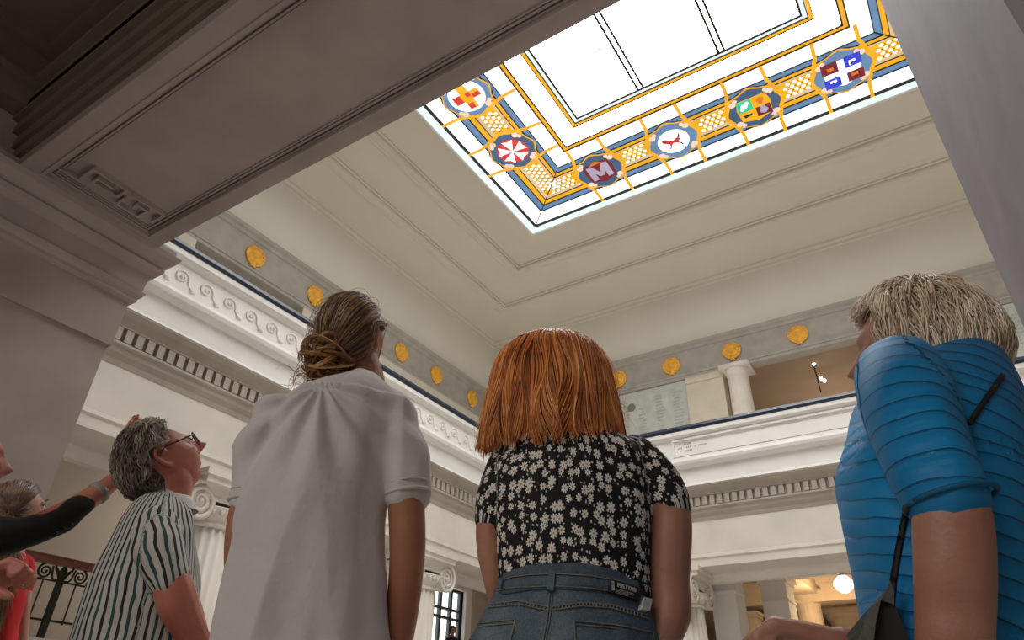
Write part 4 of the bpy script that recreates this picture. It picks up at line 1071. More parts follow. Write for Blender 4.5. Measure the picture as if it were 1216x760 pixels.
# black label with white lettering on the waistband
b = newbm(); strip(b, jt, [(722,697),(757,708)], 14, 8, .008, .003); lb = obj('label', b, simple('label_black', (.008,.008,.008), .6), jeans)
b = newbm()
LW = simple('label_print', (.55,.54,.52), .7)
GL5 = {'P':'111101111100100','O':'111101101101111','S':'111100111001111','I':'111010010010111','T':'111010010010010','N':'111111101101101'}
x = 731.0
for ch in 'POSITION':
    bits = GL5[ch]
    for i, c_ in enumerate(bits):
        if c_ == '1':
            cxp, cyp = x + (i%3)*.75, 695.0 + (i//3)*.95 + (x+(i%3)*.75-731)*.32
            h_, n_ = hit(jt, cxp, cyp, .0092); e1 = Rt*.0006; obox(b, h_, Rt*.00062, Up*.0007, n_*.0004)
    x += 2.75
for j in range(4):
    for k in range(18 if j < 2 else 12):
        cxp = 730 + k*1.05; cyp = 702 + j*1.5 + (cxp-731)*.32; h_, n_ = hit(jt, cxp, cyp, .0092); obox(b, h_, Rt*.0007, Up*.0003, n_*.0004)
for k in range(7):
    h_, n_ = hit(jt, 725.5+k*.05, 693+k*1.6, .0092); obox(b, h_, Rt*.0022, Up*.0008, n_*.0004)
obj('lettering', b, LW, lb)
b = newbm(); strip(b, jt, [(765,712),(762,726)], 9, 6, .009, .002); obj('white_tag', b, simple('tag_white', (.75,.73,.68), .7), jeans)
shoes('shoe', an, ft, simple('canvas_shoe', (.5,.48,.45), .8), root)
# bob of copper hair
HR = hairmat('copper_hair', [(.0,(.09,.018,.004)),(.28,(.44,.11,.018)),(.6,(.88,.29,.05)),(.95,(1,.58,.2))], .38)
rnd = random.Random(9); paths = []
ht = P(655, 397, D+.03)      # crown
hcw = P(655, 455, D+.03)
zt_ = ht.z; ze = P(655, 545, D).z
def bob(phi, u, length, lift, rnd, zt_, ze, prof, cx, R_, vw, jitter=1.0, start=0.0):
    pass
back = -v_
def bobpoint(phi, tt, lift):
    # tt 0 crown .. 1 hem ; phi 0 = towards the camera side (back of head), +-pi = face
    prof = [(0,.012),(.04,.045),(.12,.080),(.25,.103),(.42,.118),(.6,.125),(.78,.134),(1,.143)]
    for (a, ra), (c_, rc) in zip(prof, prof[1:]):
        if tt <= c_: r = ra+(rc-ra)*(tt-a)/(c_-a); break
    fx = 1.0 if math.cos(phi) > 0 else .92
    hemz = ze + .028*(1-math.cos(phi)) + .02*max(0, math.sin(phi))
    z = zt_ + (hemz-zt_)*(1-math.cos(min(1, tt*1.02)*PI/2))*.35 + (hemz-zt_)*tt*.65
    ctr = hcw + v_*(.015 - .035*tt)
    return V((ctr.x, ctr.y, z)) + rr_*(math.sin(phi)*(r+lift)) + back*(math.cos(phi)*(r*.86+lift)*fx)
for k in range(4200):
    phi = rnd.uniform(-2.5, 2.5); t0_ = rnd.random()**1.6*.5; L_ = rnd.gauss(1.0, .03) + .03*noise.noise(V((phi*6, 0, 0))); lift = rnd.uniform(-.014, .012)
    clump = noise.noise(V((phi*4.5, 3.3, 0)))*.014 ; ww = noise.noise(V((phi*11, 7, 0)))
    stray = rnd.random() < .015; pts = []
    for i in range(14):
        tt = min(1.12, t0_ + (L_-t0_)*i/13)
        ph = phi + .09*noise.noise(V((phi*5, tt*2.5, 1)))*(1+tt) + .07*math.sin(tt*8+noise.noise(V((phi*3,5,0)))*9)*tt
        p = bobpoint(ph, min(tt, 1), lift + clump*(.2+tt)*math.cos(tt*3+ww*3) + (.03*tt*rnd.random() if stray else 0)*1)
        if tt > 1: p.z -= (tt-1)*.25
        pts.append(p)
    paths.append((pts, .0013 if not stray else .0006, min(1, max(0, .5+.5*noise.noise(V((phi*9, 1, 1)))+rnd.gauss(0,.22)))))
h_ = hair('hair', paths, HR, root)
b = newbm(); R = []
for j in range(16):
    tt = j/15*.93+.0; R.append([b.verts.new(bobpoint(-2.4+4.8*i/40, tt, -.012)) for i in range(41)])
for a, c_ in zip(R, R[1:]):
    for i in range(40): b.faces.new((a[i], a[i+1], c_[i+1], c_[i]))
obj('hair_underlayer', b, simple('copper_under', (.16,.035,.008), .7), h_, True)
# ------------------------------------------------------------------ 3. grey-haired man in the striped shirt
D = 2.35
rows = [(590,176,217,.06),(600,164,224,.085),(612,152,229,.12),(632,137,233,.15),(660,122,236,.165),(685,110,238,.17),(715,97,237,.175),(755,82,235,.175),(830,58,232,.17),(880,48,228,.165)]
rg = sil_rings(rows, D, .1)
root = empty('person', foot_at(rg), 'grey-haired person with glasses in a black-and-white striped shirt, face tipped up in profile', 'person')
v_ = V((rg[4][0].x, rg[4][0].y, 0)).normalized(); rr_ = V((v_.y, -v_.x, 0))
b = newbm(); loft(b, rg, seg=36, pw=2.2)
sr, srr = limb(b, [(186,628,D-.14,26),(190,648,D-.17,27),(197,672,D-.19,25),(203,692,D-.2,23)])
sl, slr = limb(b, [(204,622,D+.12,20),(208,645,D+.14,19),(210,665,D+.14,17)])
me = fuse(b, .0065, 7, foldfn(.016, 7.7, 7, 2.5))
sp = [r[0] for r in rg]
fuv(me, [([sp[0]+Z_*.08]+sp[2:], .20, v_), (sr, .062, -rr_-v_*.2), (sl, .05, rr_)])
m, t, bs = nt('striped_cotton'); at = N(t, 'ShaderNodeAttribute', attribute_name='cloth'); sx = N(t, 'ShaderNodeSeparateXYZ'); t.links.new(at.outputs['Vector'], sx.inputs[0])
co = N(t, 'ShaderNodeTexCoord').outputs['Object']; n = N(t, 'ShaderNodeTexNoise', Scale=7.0, Detail=2.0); t.links.new(co, n.inputs['Vector'])
u = mth(t, 'ADD', mth(t, 'MULTIPLY', sx.outputs[0], 1/.0255), mth(t, 'MULTIPLY', n.outputs[0], 1.7)); fr = mth(t, 'FRACT', u)
u2 = mth(t, 'FRACT', mth(t, 'MULTIPLY', u, .5))
thin = mth(t, 'LESS_THAN', mth(t, 'ABSOLUTE', mth(t, 'SUBTRACT', fr, .5)), .19)
c = mixc(t, thin, (.52,.49,.46), mixc(t, mth(t, 'GREATER_THAN', u2, .5), (.012,.016,.018), (.02,.075,.07)))
t.links.new(c, bs.inputs['Base Color']); bs.inputs['Roughness'].default_value = .88; weave(t, bs, 800, .1)
shirt = mlink('shirt', me, m, root)
# collar
neck0 = P(199, 597, D); hc = P(192, 549, D)
cb = newbm(); R = []
COLL = [(172,586),(186,580),(200,583),(213,592),(226,606)]
nx = V((hc.x-neck0.x, hc.y-neck0.y, 0))
cc0 = P(197, 601, D); axu = (P(205,572,D)-P(199,601,D)).normalized()
axu = (Z_*.9 - rr_*.30).normalized(); e1 = (rr_ - axu*rr_.dot(axu)).normalized(); e2 = axu.cross(e1)
for h_, r_ in ((-.020,.078),(.006,.070),(.034,.064),(.038,.067),(.010,.076),(-.022,.088)):
    R.append([cb.verts.new(cc0 + axu*(h_+.012*math.cos(2*PI*i/32)*-1) + e1*(math.cos(2*PI*i/32)*r_*1.02) + e2*(math.sin(2*PI*i/32)*r_*.9)) for i in range(32)])
ringfaces(cb, R, False); 
obj('collar', cb, cloth_simple('collar_white', (.62,.60,.57)), shirt, True)
# body with sculpted face
pit = math.radians(48)
hf = (rr_*math.cos(math.radians(8)) + v_*math.sin(math.radians(8))).normalized(); f3 = hf*math.cos(pit) + Z_*math.sin(pit)
MH = Matrix.Translation(hc) @ orient(f3)
b = newbm(); loft(b, rg[2:], seg=28, shrink=.88)
tube(b, [P(193,618,D), P(201,592,D), P(203,566,D), hc], [.075,.062,.060,.05], seg=20, k=4); head_shape(b, MH, 1.06, nose=1.45)
limb(b, [(188,630,D-.14,21),(197,672,D-.19,21),(205,695,D-.2,22),(211,715,D-.2,23),(219,735,D-.18,20),(230,756,D-.15,17),(241,778,D-.12,15),(252,800,D-.1,12)])
hand(b, P(253,803,D-.1), V((.3,.1,-1)) , v_, 1, .6)
limb(b, [(204,622,D+.12,16),(209,660,D+.14,14),(216,690,D+.12,13),(228,730,D+.05,13),(240,770,D,11)])
hand(b, P(241,775,D), V((.3,.1,-1)), -v_, -1, .6)
hipc = V((rg[-1][0].x, rg[-1][0].y, .9)); an, ft = legs_down(b, hipc, v_, .09, .045, face=rr_)
mlink('body', fuse(b, .0036, 2), SK3, root)
b = newbm(); legs_down(b, V((hipc.x, hipc.y, .86)), v_, .115, .075, foot=False, face=rr_); loft(b, [(V((hipc.x,hipc.y,z)), rr_*a, v_*a) for z, a in ((1.0,.17),(.88,.19),(.78,.15))], k=1)
mlink('trousers', fuse(b, .012, 4), JEAN, root); shoes('shoe', an, ft, SHOE, root)
H3 = MH.to_3x3()
def HP(x, y, z, s=1.06): return MH @ V((x*s, y*s, z*s))
for sx_ in (-1, 1):
    b = newbm(); ball(b, HP(sx_*.031,.078,.012), .0125, 14); ob_ = obj('eyeball', b, simple('eye_white', (.65,.6,.56), .25), root, True)
    b = newbm(); tube(b, [HP(sx_*.046,.083,.013), HP(sx_*.031,.093,.021), HP(sx_*.016,.088,.013)], .0022, seg=6, k=4); obj('eyelid', b, SK3, ob_, True)
GLS = empty('eyeglasses', HP(0,.1,.01), 'dark thin-framed rectangular eyeglasses worn by the grey-haired person in stripes', 'glasses')
b = newbm()
for sx_ in (-1, 1):
    q = [(.012,-.008),(.012,.018),(.024,.025),(.050,.024),(.060,.014),(.056,-.006),(.040,-.014),(.022,-.014),(.012,-.008)]
    tube(b, [HP(sx_*x, .112-.012*(x/.06)**2, z) for x, z in q], .0021, seg=6, k=3)
tube(b, [HP(-.012,.112,.014), HP(0,.116,.017), HP(.012,.112,.014)], .002, seg=6, k=3)
obj('rim', b, IRON, GLS, True)
for sx_ in (-1, 1):
    b = newbm(); tube(b, [HP(sx_*.060,.100,.016), HP(sx_*.078,.06,.018), HP(sx_*.083,.0,.022), HP(sx_*.084,-.02,.006)], [.0028,.0026,.0022,.002], seg=6, k=3); obj('temple', b, IRON, GLS, True)
GT = bpy.data.materials.new('lens_glass'); GT.use_nodes = True; gb = GT.node_tree.nodes['Principled BSDF']; gb.inputs['Transmission Weight'].default_value = 1; gb.inputs['Roughness'].default_value = .02; gb.inputs['IOR'].default_value = 1.05; gb.inputs['Base Color'].default_value = (.85,.9,.88,1)
for sx_ in (-1, 1):
    b = newbm(); poly(b, [HP(sx_*x, .111-.012*(x/.06)**2, z) for x, z in [(.012,-.008),(.012,.018),(.024,.025),(.050,.024),(.060,.014),(.056,-.006),(.040,-.014),(.022,-.014)]]); obj('lens', b, GT, GLS)
HG = hairmat('grey_hair', [(.0,(.03,.021,.015)),(.35,(.12,.088,.062)),(.62,(.33,.26,.195)),(.95,(.80,.72,.62))], .45)
rnd = random.Random(21); paths = []; nape = V((0,-.75,-.62)).normalized()
while len(paths) < 2600:
    d = rdir(rnd)
    if d.y > .40 and d.z < .66: continue
    if d.y > .62: continue
    if d.z < -.62: continue
    if abs(d.x) > .55 and d.z < .26 and d.y > -.42: continue
    if d.y > .1 and d.z < .30: continue
    frac = .075/.11*rnd.uniform(.5, 1.0); th = math.acos(max(-1, min(1, d.dot(nape)))); fr_ = min(1.0, frac/max(th, .3)); pts = []; ph = noise.noise(d*3.5)*7; off = rnd.uniform(.003, .014)
    side = d.cross(nape).normalized() if th > .05 else V((1,0,0))
    for i in range(11):
        tt = i/10; q = slerp(d, nape, tt*fr_); wv = .10*math.sin(tt*7+ph)*tt
        q = (q + side*wv*1.3).normalized()
        if abs(q.x) > .72 and q.z < .26 and -.36 < q.y: q.z = .27
        pts.append(skull(MH, 1.06, q, off + .010*math.sin(PI*min(1, tt*1.1)) + .007*math.sin(tt*7+ph*1.3) + (.010 if d.y < -.3 and d.z < .1 else 0)*tt))
    bright = .30 if d.y > .12 else -.05
    paths.append((pts, .0014, min(1, max(0, .42+bright+.45*noise.noise(d*7)+rnd.gauss(0,.17)))))
h_ = hair('hair', paths, HG, root)
b2 = newbm(); bmesh.ops.create_uvsphere(b2, u_segments=48, v_segments=32, radius=1)
for v in b2.verts:
    d = v.co.copy(); face = (d.y > .30 and d.z < .70) or d.y > .6 or d.z < -.6 or (abs(d.x) > .52 and d.z < .28 and d.y > -.44) or (d.y > .05 and d.z < .34)
    v.co = skull(MH, 1.06, d, -.02 if face else .005)
obj('scalp', b2, simple('scalp_grey', (.05,.04,.032), .7), h_, True)
# ------------------------------------------------------------------ 4. person in black reaching behind his head
D = 2.32
root = empty('person', V((*P(-60,700,D).xy, 0)), 'person in a black long-sleeved top reaching an arm up behind the grey-haired person\'s head', 'person')
c0 = P(-62, 700, D); v_ = V((c0.x, c0.y, 0)).normalized(); rr_ = V((v_.y, -v_.x, 0))
rows = [(612,-70,-38,.05),(624,-92,-20,.09),(645,-104,-8,.11),(690,-108,-2,.12),(740,-104,-8,.12),(820,-112,-14,.13)]
rg = sil_rings(rows, D, .1)
b = newbm(); loft(b, rg, seg=28)
s1, s1r = limb(b, [(-34,640,D+.04,29),(-8,638,D+.06,25),(20,635,D+.08,20),(48,627,D+.1,18.5),(72,616,D+.12,17),(88,606,D+.13,15),(97,600,D+.14,13.5)])
s2, s2r = limb(b, [(-82,650,D-.14,24),(-96,690,D-.2,22),(-98,718,D-.3,20),(-80,712,D-.34,18)])
BLK = simple('black_knit', (.010,.010,.011), .92, .3, 30, .25, bscale=300)
def dispB(co, n): return .006*math.sin(co.x*70+co.z*40)*noise.noise(co*9)*1.6 + .004*noise.noise(co*16)
top = mlink('black_top', fuse(b, .007, 5, dispB), BLK, root)
b = newbm()
for k in range(4): ball(b, P(60+k*8.5, 637-k*4.2-.3*k*k, D+.07), .0045, 8)
obj('cuff_button', b, simple('button_black', (.02,.02,.02), .2), top, True)
hc = P(-47, 548, D+.02); pit = .22
f3 = (rr_*math.cos(.1)+v_*.1).normalized()*math.cos(pit)+Z_*math.sin(pit); MH = Matrix.Translation(hc) @ orient(f3)
b = newbm(); loft(b, rg[1:], seg=24, shrink=.88); tube(b, [P(-55,640,D), P(-48,606,D), hc-Z_*.03], [.06,.05,.05], seg=16, k=4); head_shape(b, MH, 1.0, True)
limb(b, [(48,622,D+.1,14),(80,607,D+.12,13.5),(97,598,D+.14,13.5),(112,588,D+.15,12.5),(125,579,D+.16,11),(136,570,D+.17,9.5),(144,562,D+.17,9)])
w_ = P(143, 562, D+.17); dd = (P(157, 495, D+.13)-w_).normalized()
hand(b, w_, dd, rr_ - v_*.5, 1, .10, 1.12)
limb(b, [(-82,650,D-.14,20),(-96,700,D-.24,18),(-98,718,D-.3,17),(-76,710,D-.34,16),(-50,703,D-.36,15.5)])
fw_ = P(-42, 702, D-.36); hand(b, fw_, (P(0, 684, D-.38)-fw_), V((0,0,-1))-v_*.3, -1, 1.75, 1.1, .35)
hipc = V((rg[-1][0].x, rg[-1][0].y, .86)); an, ft = legs_down(b, hipc, v_, .085, .042, face=rr_)
mlink('body', fuse(b, .005, 3), SK3, root)
b = newbm(); legs_down(b, V((hipc.x, hipc.y, .84)), v_, .11, .065, foot=False, face=rr_); loft(b, [(V((hipc.x,hipc.y,z)), rr_*a, v_*a) for z, a in ((.92,.11),(.86,.14),(.76,.13))], k=1)
mlink('trousers', fuse(b, .012, 4), JEAN, root); shoes('shoe', an, ft, SHOE, root)
b = newbm(); a_ = P(117,585,D+.155); dd = (P(125,579,D+.16)-P(112,588,D+.15)).normalized(); e1 = dd.orthogonal().normalized(); e2 = dd.cross(e1); rr2 = 12.6/ppm(117,585,D+.15)
R = [[b.verts.new(a_ + dd*s_ + e1*(math.cos(2*PI*i/24)*rr2*q) + e2*(math.sin(2*PI*i/24)*rr2*q)) for i in range(24)] for s_, q in ((-.012,1.0),(-.010,1.08),(.010,1.06),(.012,.98))]
ringfaces(b, R, False); obj('wrist_band', b, simple('band_grey', (.30,.27,.24), .5, .2, 60), root, True)
for fx, fy in ((30.5,683),):
    b = newbm(); c_ = P(30, 690, D-.405); 
    ring = [c_ + Z_*(math.cos(2*PI*i/20)*.009) + (rr_*.6+v_*.8)*(math.sin(2*PI*i/20)*.009) for i in range(21)]; tube(b, ring, .0022, seg=6, k=1); obj('ring', b, simple('ring_silver', (.6,.58,.55), .2, metal=1), root, True)
rnd = random.Random(31); paths = []
while len(paths) < 900:
    d = rdir(rnd)
    if (d.y > .1 and d.z < .75) or d.z < -.55 or d.y > .4: continue
    q2 = V((d.x*.6, -.85, -.7)).normalized(); pts = [skull(MH, 1.0, slerp(d, q2, .8*i/9), .004+.012*math.sin(PI*i/9)) for i in range(10)]; paths.append((pts, .0016, rnd.random()))
HD = hairmat('dark_blond_hair', [(.0,(.02,.012,.007)),(.4,(.08,.05,.028)),(.7,(.22,.15,.09)),(.95,(.42,.32,.2))])
hair('hair', paths, HD, root)
# ------------------------------------------------------------------ 5. long-haired person in red
D = 3.1
c0 = P(8, 700, D); v_ = V((c0.x, c0.y, 0)).normalized(); rr_ = V((v_.y, -v_.x, 0))
root = empty('person', V((c0.x, c0.y, 0)), 'person in a red top with long light-brown hair, partly hidden behind the black sleeve', 'person')
rows = [(655,-8,30,.05),(663,-22,36,.08),(680,-28,35,.1),(715,-26,31,.1),(740,-22,24,.1),(770,-26,20,.1),(830,-30,22,.11)]
rg = sil_rings(rows, D, .1)
b = newbm(); loft(b, rg, seg=28); limb(b, [(-18,672,D-.1,15),(-22,700,D-.12,13),(-24,720,D-.12,12)]); limb(b, [(26,672,D+.1,13),(27,700,D+.1,11)])
top = mlink('red_top', fuse(b, .007, 5, foldfn(.006, 2.7, 9, 3)), simple('red_cotton', (.62,.012,.02), .85, .1, 20), root)
hc = P(17, 609, D); f3 = (rr_*.94+v_*.25-V((0,0,0))).normalized()*math.cos(.34)+Z_*math.sin(.34); MH = Matrix.Translation(hc) @ orient(f3)
b = newbm(); loft(b, rg[1:], seg=24, shrink=.86); tube(b, [P(10,672,D), P(10,650,D), hc-Z_*.04], [.06,.045,.045], seg=14, k=4); head_shape(b, MH, .95, True)
limb(b, [(-18,672,D-.1,12),(-24,720,D-.12,10),(-22,765,D-.1,8)]); limb(b, [(26,672,D+.1,11),(27,710,D+.1,9),(24,760,D+.08,8)])
hand(b, P(-22,770,D-.1), V((0,0,-1)), rr_, 1, .5, .9); hand(b, P(24,765,D+.08), V((0,0,-1)), -rr_, 1, .5, .9)
hipc = V((rg[-1][0].x, rg[-1][0].y, .86)); an, ft = legs_down(b, hipc, v_, .08, .04, face=rr_)
mlink('body', fuse(b, .005, 3), SK5, root)
b = newbm(); legs_down(b, V((hipc.x, hipc.y, .84)), v_, .1, .06, foot=False, face=rr_); loft(b, [(V((hipc.x,hipc.y,z)), rr_*a, v_*a) for z, a in ((1.04,.115),(.92,.14),(.78,.13))], k=1)
mlink('trousers', fuse(b, .012, 4), JEAN, root); shoes('shoe', an, ft, SHOE, root)
def HP5(x, y, z): return MH @ V((x*.95, y*.95, z*.95))
for sx_ in (-1, 1):
    b = newbm(); ball(b, HP5(sx_*.031,.080,.012), .0125, 12); e_ = obj('eyeball', b, simple('eye_white', (.6,.56,.52), .25), root, True)
    b = newbm(); ball(b, HP5(sx_*.032,.0895,.013), .0062, 10); obj('iris', b, simple('iris_dark', (.03,.02,.015), .2), e_, True)
    b = newbm(); tube(b, [HP5(sx_*.047,.082,.012), HP5(sx_*.031,.095,.021), HP5(sx_*.015,.088,.012)], .0022, seg=6, k=4); obj('eyelash', b, simple('lash', (.03,.02,.015), .6), e_, True)
    b = newbm(); tube(b, [HP5(sx_*.052,.086,.030), HP5(sx_*.034,.101,.036), HP5(sx_*.016,.100,.031)], [.0015,.0028,.002], seg=6, k=4); obj('eyebrow', b, simple('brow_brown', (.10,.06,.035), .7), root, True)
HL = hairmat('light_brown_hair', [(.0,(.02,.011,.006)),(.35,(.09,.045,.022)),(.65,(.26,.14,.07)),(.95,(.55,.36,.2))])
rnd = random.Random(41); paths = []
while len(paths) < 1500:
    d = rdir(rnd)
    if (d.y > .30 and d.z < .55) or d.y > .75 or d.z < -.35: continue
    sidex = 1 if d.x > 0 else -1; q2 = V((sidex*.95, -.25-.3*rnd.random(), -.15)).normalized(); pts = []
    for i in range(7): pts.append(skull(MH, .95, slerp(d, q2, i/6*.95), .006+.012*math.sin(PI*i/6)))
    p = pts[-1]; L_ = rnd.uniform(.20, .42) ; fx = rnd.uniform(-.02, .05); a0 = d.x*9+d.y*5
    for i in range(1, 9):
        t_ = i/8; pts.append(p - Z_*(L_*t_) + rr_*((fx+.055)*t_+.012*math.sin(t_*7+a0)) - v_*(.01*math.cos(t_*5+a0) + .085*min(1, t_*1.6)))
    paths.append((pts, .0022, min(1, max(0, .35+.5*noise.noise(d*6)+.3*rnd.random()))))
hair('hair', paths, HL, root)
# ------------------------------------------------------------------ 6. blond woman in the blue pleated top
D = 1.12
c0 = P(1120, 600, D); v_ = V((c0.x, c0.y, 0)).normalized(); rr_ = V((v_.y, -v_.x, 0))
rows = [(428,1080,1188,.07),(450,1052,1206,.10),(482,1012,1222,.13),(520,1001,1236,.15),(562,988,1246,.155),(600,994,1250,.155),(650,1006,1252,.155),(700,1018,1254,.155),(760,1026,1256,.16),(840,1010,1262,.165)]
rg = sil_rings(rows, D, .1)
root = empty('person', foot_at(rg), 'blond-grey short-haired person in a bright blue pleated top with an arm at their side', 'person')
b = newbm(); loft(b, rg, seg=40, pw=2.2)
DA = .93
sl, slr = limb(b, [(1066,440,DA+.05,47),(1078,478,DA+.02,50),(1094,520,DA,51),(1112,560,DA-.01,51),(1128,592,DA-.01,50)], seg=20)
def dispC(co, n):
    return foldfn(.010, 3.9, 6, 2.0)(co, n)
me = fuse(b, .0058, 8, dispC)
sp = [r[0] for r in rg]
fuv(me, [([sp[0]+Z_*.06]+sp[2:], .19, -v_), (sl, .056, -v_)])
m, t, bs = nt('blue_pleated_knit'); at = N(t, 'ShaderNodeAttribute', attribute_name='cloth'); sx = N(t, 'ShaderNodeSeparateXYZ'); t.links.new(at.outputs['Vector'], sx.inputs[0])
co = N(t, 'ShaderNodeTexCoord').outputs['Object']; n = N(t, 'ShaderNodeTexNoise', Scale=7.0, Detail=2.0); t.links.new(co, n.inputs['Vector'])
vv = mth(t, 'ADD', mth(t, 'MULTIPLY', sx.outputs[1], 1/.0235), mth(t, 'ADD', mth(t, 'MULTIPLY', n.outputs[0], 1.0), mth(t, 'MULTIPLY', sx.outputs[0], 5.0)))
fr = mth(t, 'FRACT', vv)
line = mth(t, 'LESS_THAN', fr, .09)
n5 = N(t, 'ShaderNodeTexNoise', Scale=3.0, Detail=3.0); t.links.new(co, n5.inputs['Vector'])
basec = ramp(t, n5.outputs[0], [(.3,(.0,.13,.34)),(.7,(.0,.28,.62))])
c = mixc(t, mth(t, 'MULTIPLY', line, .55), basec, (.0,.04,.10)); t.links.new(c, bs.inputs['Base Color'])
bs.inputs['Roughness'].default_value = .6
bp = N(t, 'ShaderNodeBump', Strength=1.0, Distance=.022); t.links.new(mth(t, 'POWER', fr, .35), bp.inputs['Height'])
n3 = N(t, 'ShaderNodeTexNoise', Scale=500.0, Detail=2.0); t.links.new(co, n3.inputs['Vector']); bp2 = N(t, 'ShaderNodeBump', Strength=.12, Distance=.002); t.links.new(n3.outputs[0], bp2.inputs['Height']); t.links.new(bp.outputs[0], bp2.inputs['Normal'])
t.links.new(bp2.outputs[0], bs.inputs['Normal'])
top = mlink('pleated_top', me, m, root)
b = newbm(); a = (sl[-1]-sl[-2]).normalized(); x = a.orthogonal().normalized(); y = a.cross(x); rr3 = slr[-1]*1.0
ring = [sl[-1] + a*(.002) + x*(math.cos(2*PI*i/32)*rr3) + y*(math.sin(2*PI*i/32)*rr3) for i in range(33)]; tube(b, ring, .0035, seg=8, k=1); obj('sleeve_hem', b, simple('hem_blue', (.0,.10,.22), .7), top, True)
# body
hc = P(1094, 416, D+.03)
f3 = (-rr_*math.cos(.22)+v_*math.sin(.22))*math.cos(.12)+Z_*math.sin(.12); MH = Matrix.Translation(hc) @ orient(f3)
b = newbm(); loft(b, rg[2:], seg=28, shrink=.88); tube(b, [P(1135,470,D), P(1125,440,D+.01), hc], [.06,.052,.05], seg=16, k=4); head_shape(b, MH, .96, True)
limb(b, [(1072,455,DA+.05,38),(1100,530,DA,42),(1126,588,DA-.01,40),(1131,630,DA-.01,43),(1133,680,DA-.01,43),(1133,725,DA,42),(1132,765,DA,41),(1128,815,DA+.01,38),(1120,870,DA+.03,32),(1110,920,DA+.05,24)], seg=18)
hand(b, P(1109,924,DA+.05), V((-.1,.1,-1)), v_, 1, .6)
DR = .98
limb(b, [(1060,560,D+.12,30),(1050,640,D+.1,32),(1066,730,D+.0,30),(1050,770,DR,25),(1018,768,DR-.02,17),(1003,769,DR-.03,14)])
w_ = P(1000, 768, DR-.03); hand(b, w_, (P(940, 752, DR-.04)-w_), V((0,0,-1)), -1, 1.5, .9, .6)
hipc = V((rg[-1][0].x, rg[-1][0].y, .80)); an, ft = legs_down(b, hipc, v_, .10, .045, face=-rr_)
mlink('body', fuse(b, .0048, 2), SK4, root)
b = newbm(); legs_down(b, V((hipc.x, hipc.y, .80)), v_, .12, .07, foot=False, face=-rr_); loft(b, [(V((hipc.x,hipc.y,z)), rr_*a, v_*a) for z, a in ((.86,.11),(.80,.14),(.70,.14))], k=1)
mlink('trousers', fuse(b, .012, 4), JEAN, root); shoes('shoe', an, ft, SHOE, root)
HBL = hairmat('ash_blond_hair', [(.0,(.16,.10,.06)),(.3,(.58,.42,.27)),(.6,(.95,.78,.58)),(.95,(1,1,.95))], .4)
rnd = random.Random(51); paths = []
crown = MH.inverted().to_3x3() @ V((0,0,1)); crown = (crown + V((0,-.25,0))).normalized()
down = MH.inverted().to_3x3() @ V((0,0,-1))
while len(paths) < 3600:
    d = rdir(rnd)
    if d.y > .42 and d.z < .55: continue
    if d.z < -.5: continue
    if d.y > .15 and d.z < .35: continue
    # travel from the root away from the crown, hugging the skull then hanging
    ax_ = (d - crown*d.dot(crown)); 
    if ax_.length < .05: continue
    ax_.normalize(); th0 = math.acos(max(-1, min(1, d.dot(crown)))); L_ = rnd.uniform(.07,.15); pts = []; th = th0; off = rnd.uniform(.002,.014); ph = noise.noise(d*3)*9
    off += .006*g(th0-1.2, .7)
    for i in range(12):
        t_ = i/11; th = th0 + t_*L_/.10
        thc = min(th, 1.95)
        q = crown*math.cos(thc) + ax_*math.sin(thc); q = (q + crown.cross(ax_)*(.16*math.sin(t_*6+ph)*t_)).normalized()
        if q.y > .40 and q.z < .52 and i > 2: break
        p = skull(MH, .95, q, off + .006*math.sin(PI*t_) + .006*math.sin(t_*7+ph)); 
        if th > 1.95: p -= Z_*((th-1.95)*.075)
        pts.append(p)
    if len(pts) > 3: paths.append((pts, .0013, min(1, max(0, .45+.45*noise.noise(d*8)+rnd.gauss(0,.2)))))
h_ = hair('hair', paths, HBL, root)
b2 = newbm(); bmesh.ops.create_uvsphere(b2, u_segments=48, v_segments=32, radius=1)
for v in b2.verts:
    d = v.co.copy(); face = (d.y > .36 and d.z < .6) or d.z < -.5 or (d.y > .1 and d.z < .1)
    v.co = skull(MH, .95, d, -.02 if face else .005)
obj('scalp', b2, simple('scalp_blond', (.12,.08,.05), .7), h_, True)
# shoulder bag: thin black strap across the back, grey and black bag under the arm
tt_ = tracer(top.data, root.location)
bag = empty('shoulder_bag', P(1040, 800, 1.0), 'dark grey cloth shoulder bag on a thin black strap under the blue-clad arm', 'bag')
b = newbm(); strip(b, tt_, [(1190,446),(1180,460),(1166,480),(1151,503)], 7, 8, .003, .002)
obj('strap', b, simple('strap_black', (.006,.006,.007), .5), bag, True); b = newbm(); strip(b, tt_, [(1078,600),(1070,640),(1062,690),(1060,716)], 7, 8, .003, .002); obj('strap', b, simple('strap_black', (.006,.006,.007), .5), bag, True)
DB = .93
def sheet(b, pts, th):
    f_ = [P(x, y, dd) for x, y, dd in pts]; c_ = sum(f_, V((0,0,0)))/len(f_); n_ = V((c_.x, c_.y, 0)).normalized()*th; prism(b, f_, n_)
b = newbm(); GREY = simple('bag_grey_cloth', (.10,.095,.09), .85, .15, 30, .3, bscale=200)
sheet(b, [(990,775,DB),(1010,748,DB),(1032,722,DB+.005),(1053,700,DB+.01),(1057,688,DB+.012),(1062,703,DB+.012),(1062,718,DB+.01),(1046,712,DB+.005),(1040,740,DB),(1034,790,DB),(1030,860,DB),(985,860,DB)], .012)
obj('flap', b, GREY, bag)
b = newbm(); sheet(b, [(1034,800,DB+.012),(1041,725,DB+.014),(1048,706,DB+.014),(1062,716,DB+.014),(1078,755,DB+.014),(1085,860,DB+.014),(1030,860,DB+.014)], .05); obj('pouch', b, simple('bag_black', (.006,.006,.006), .7), bag)
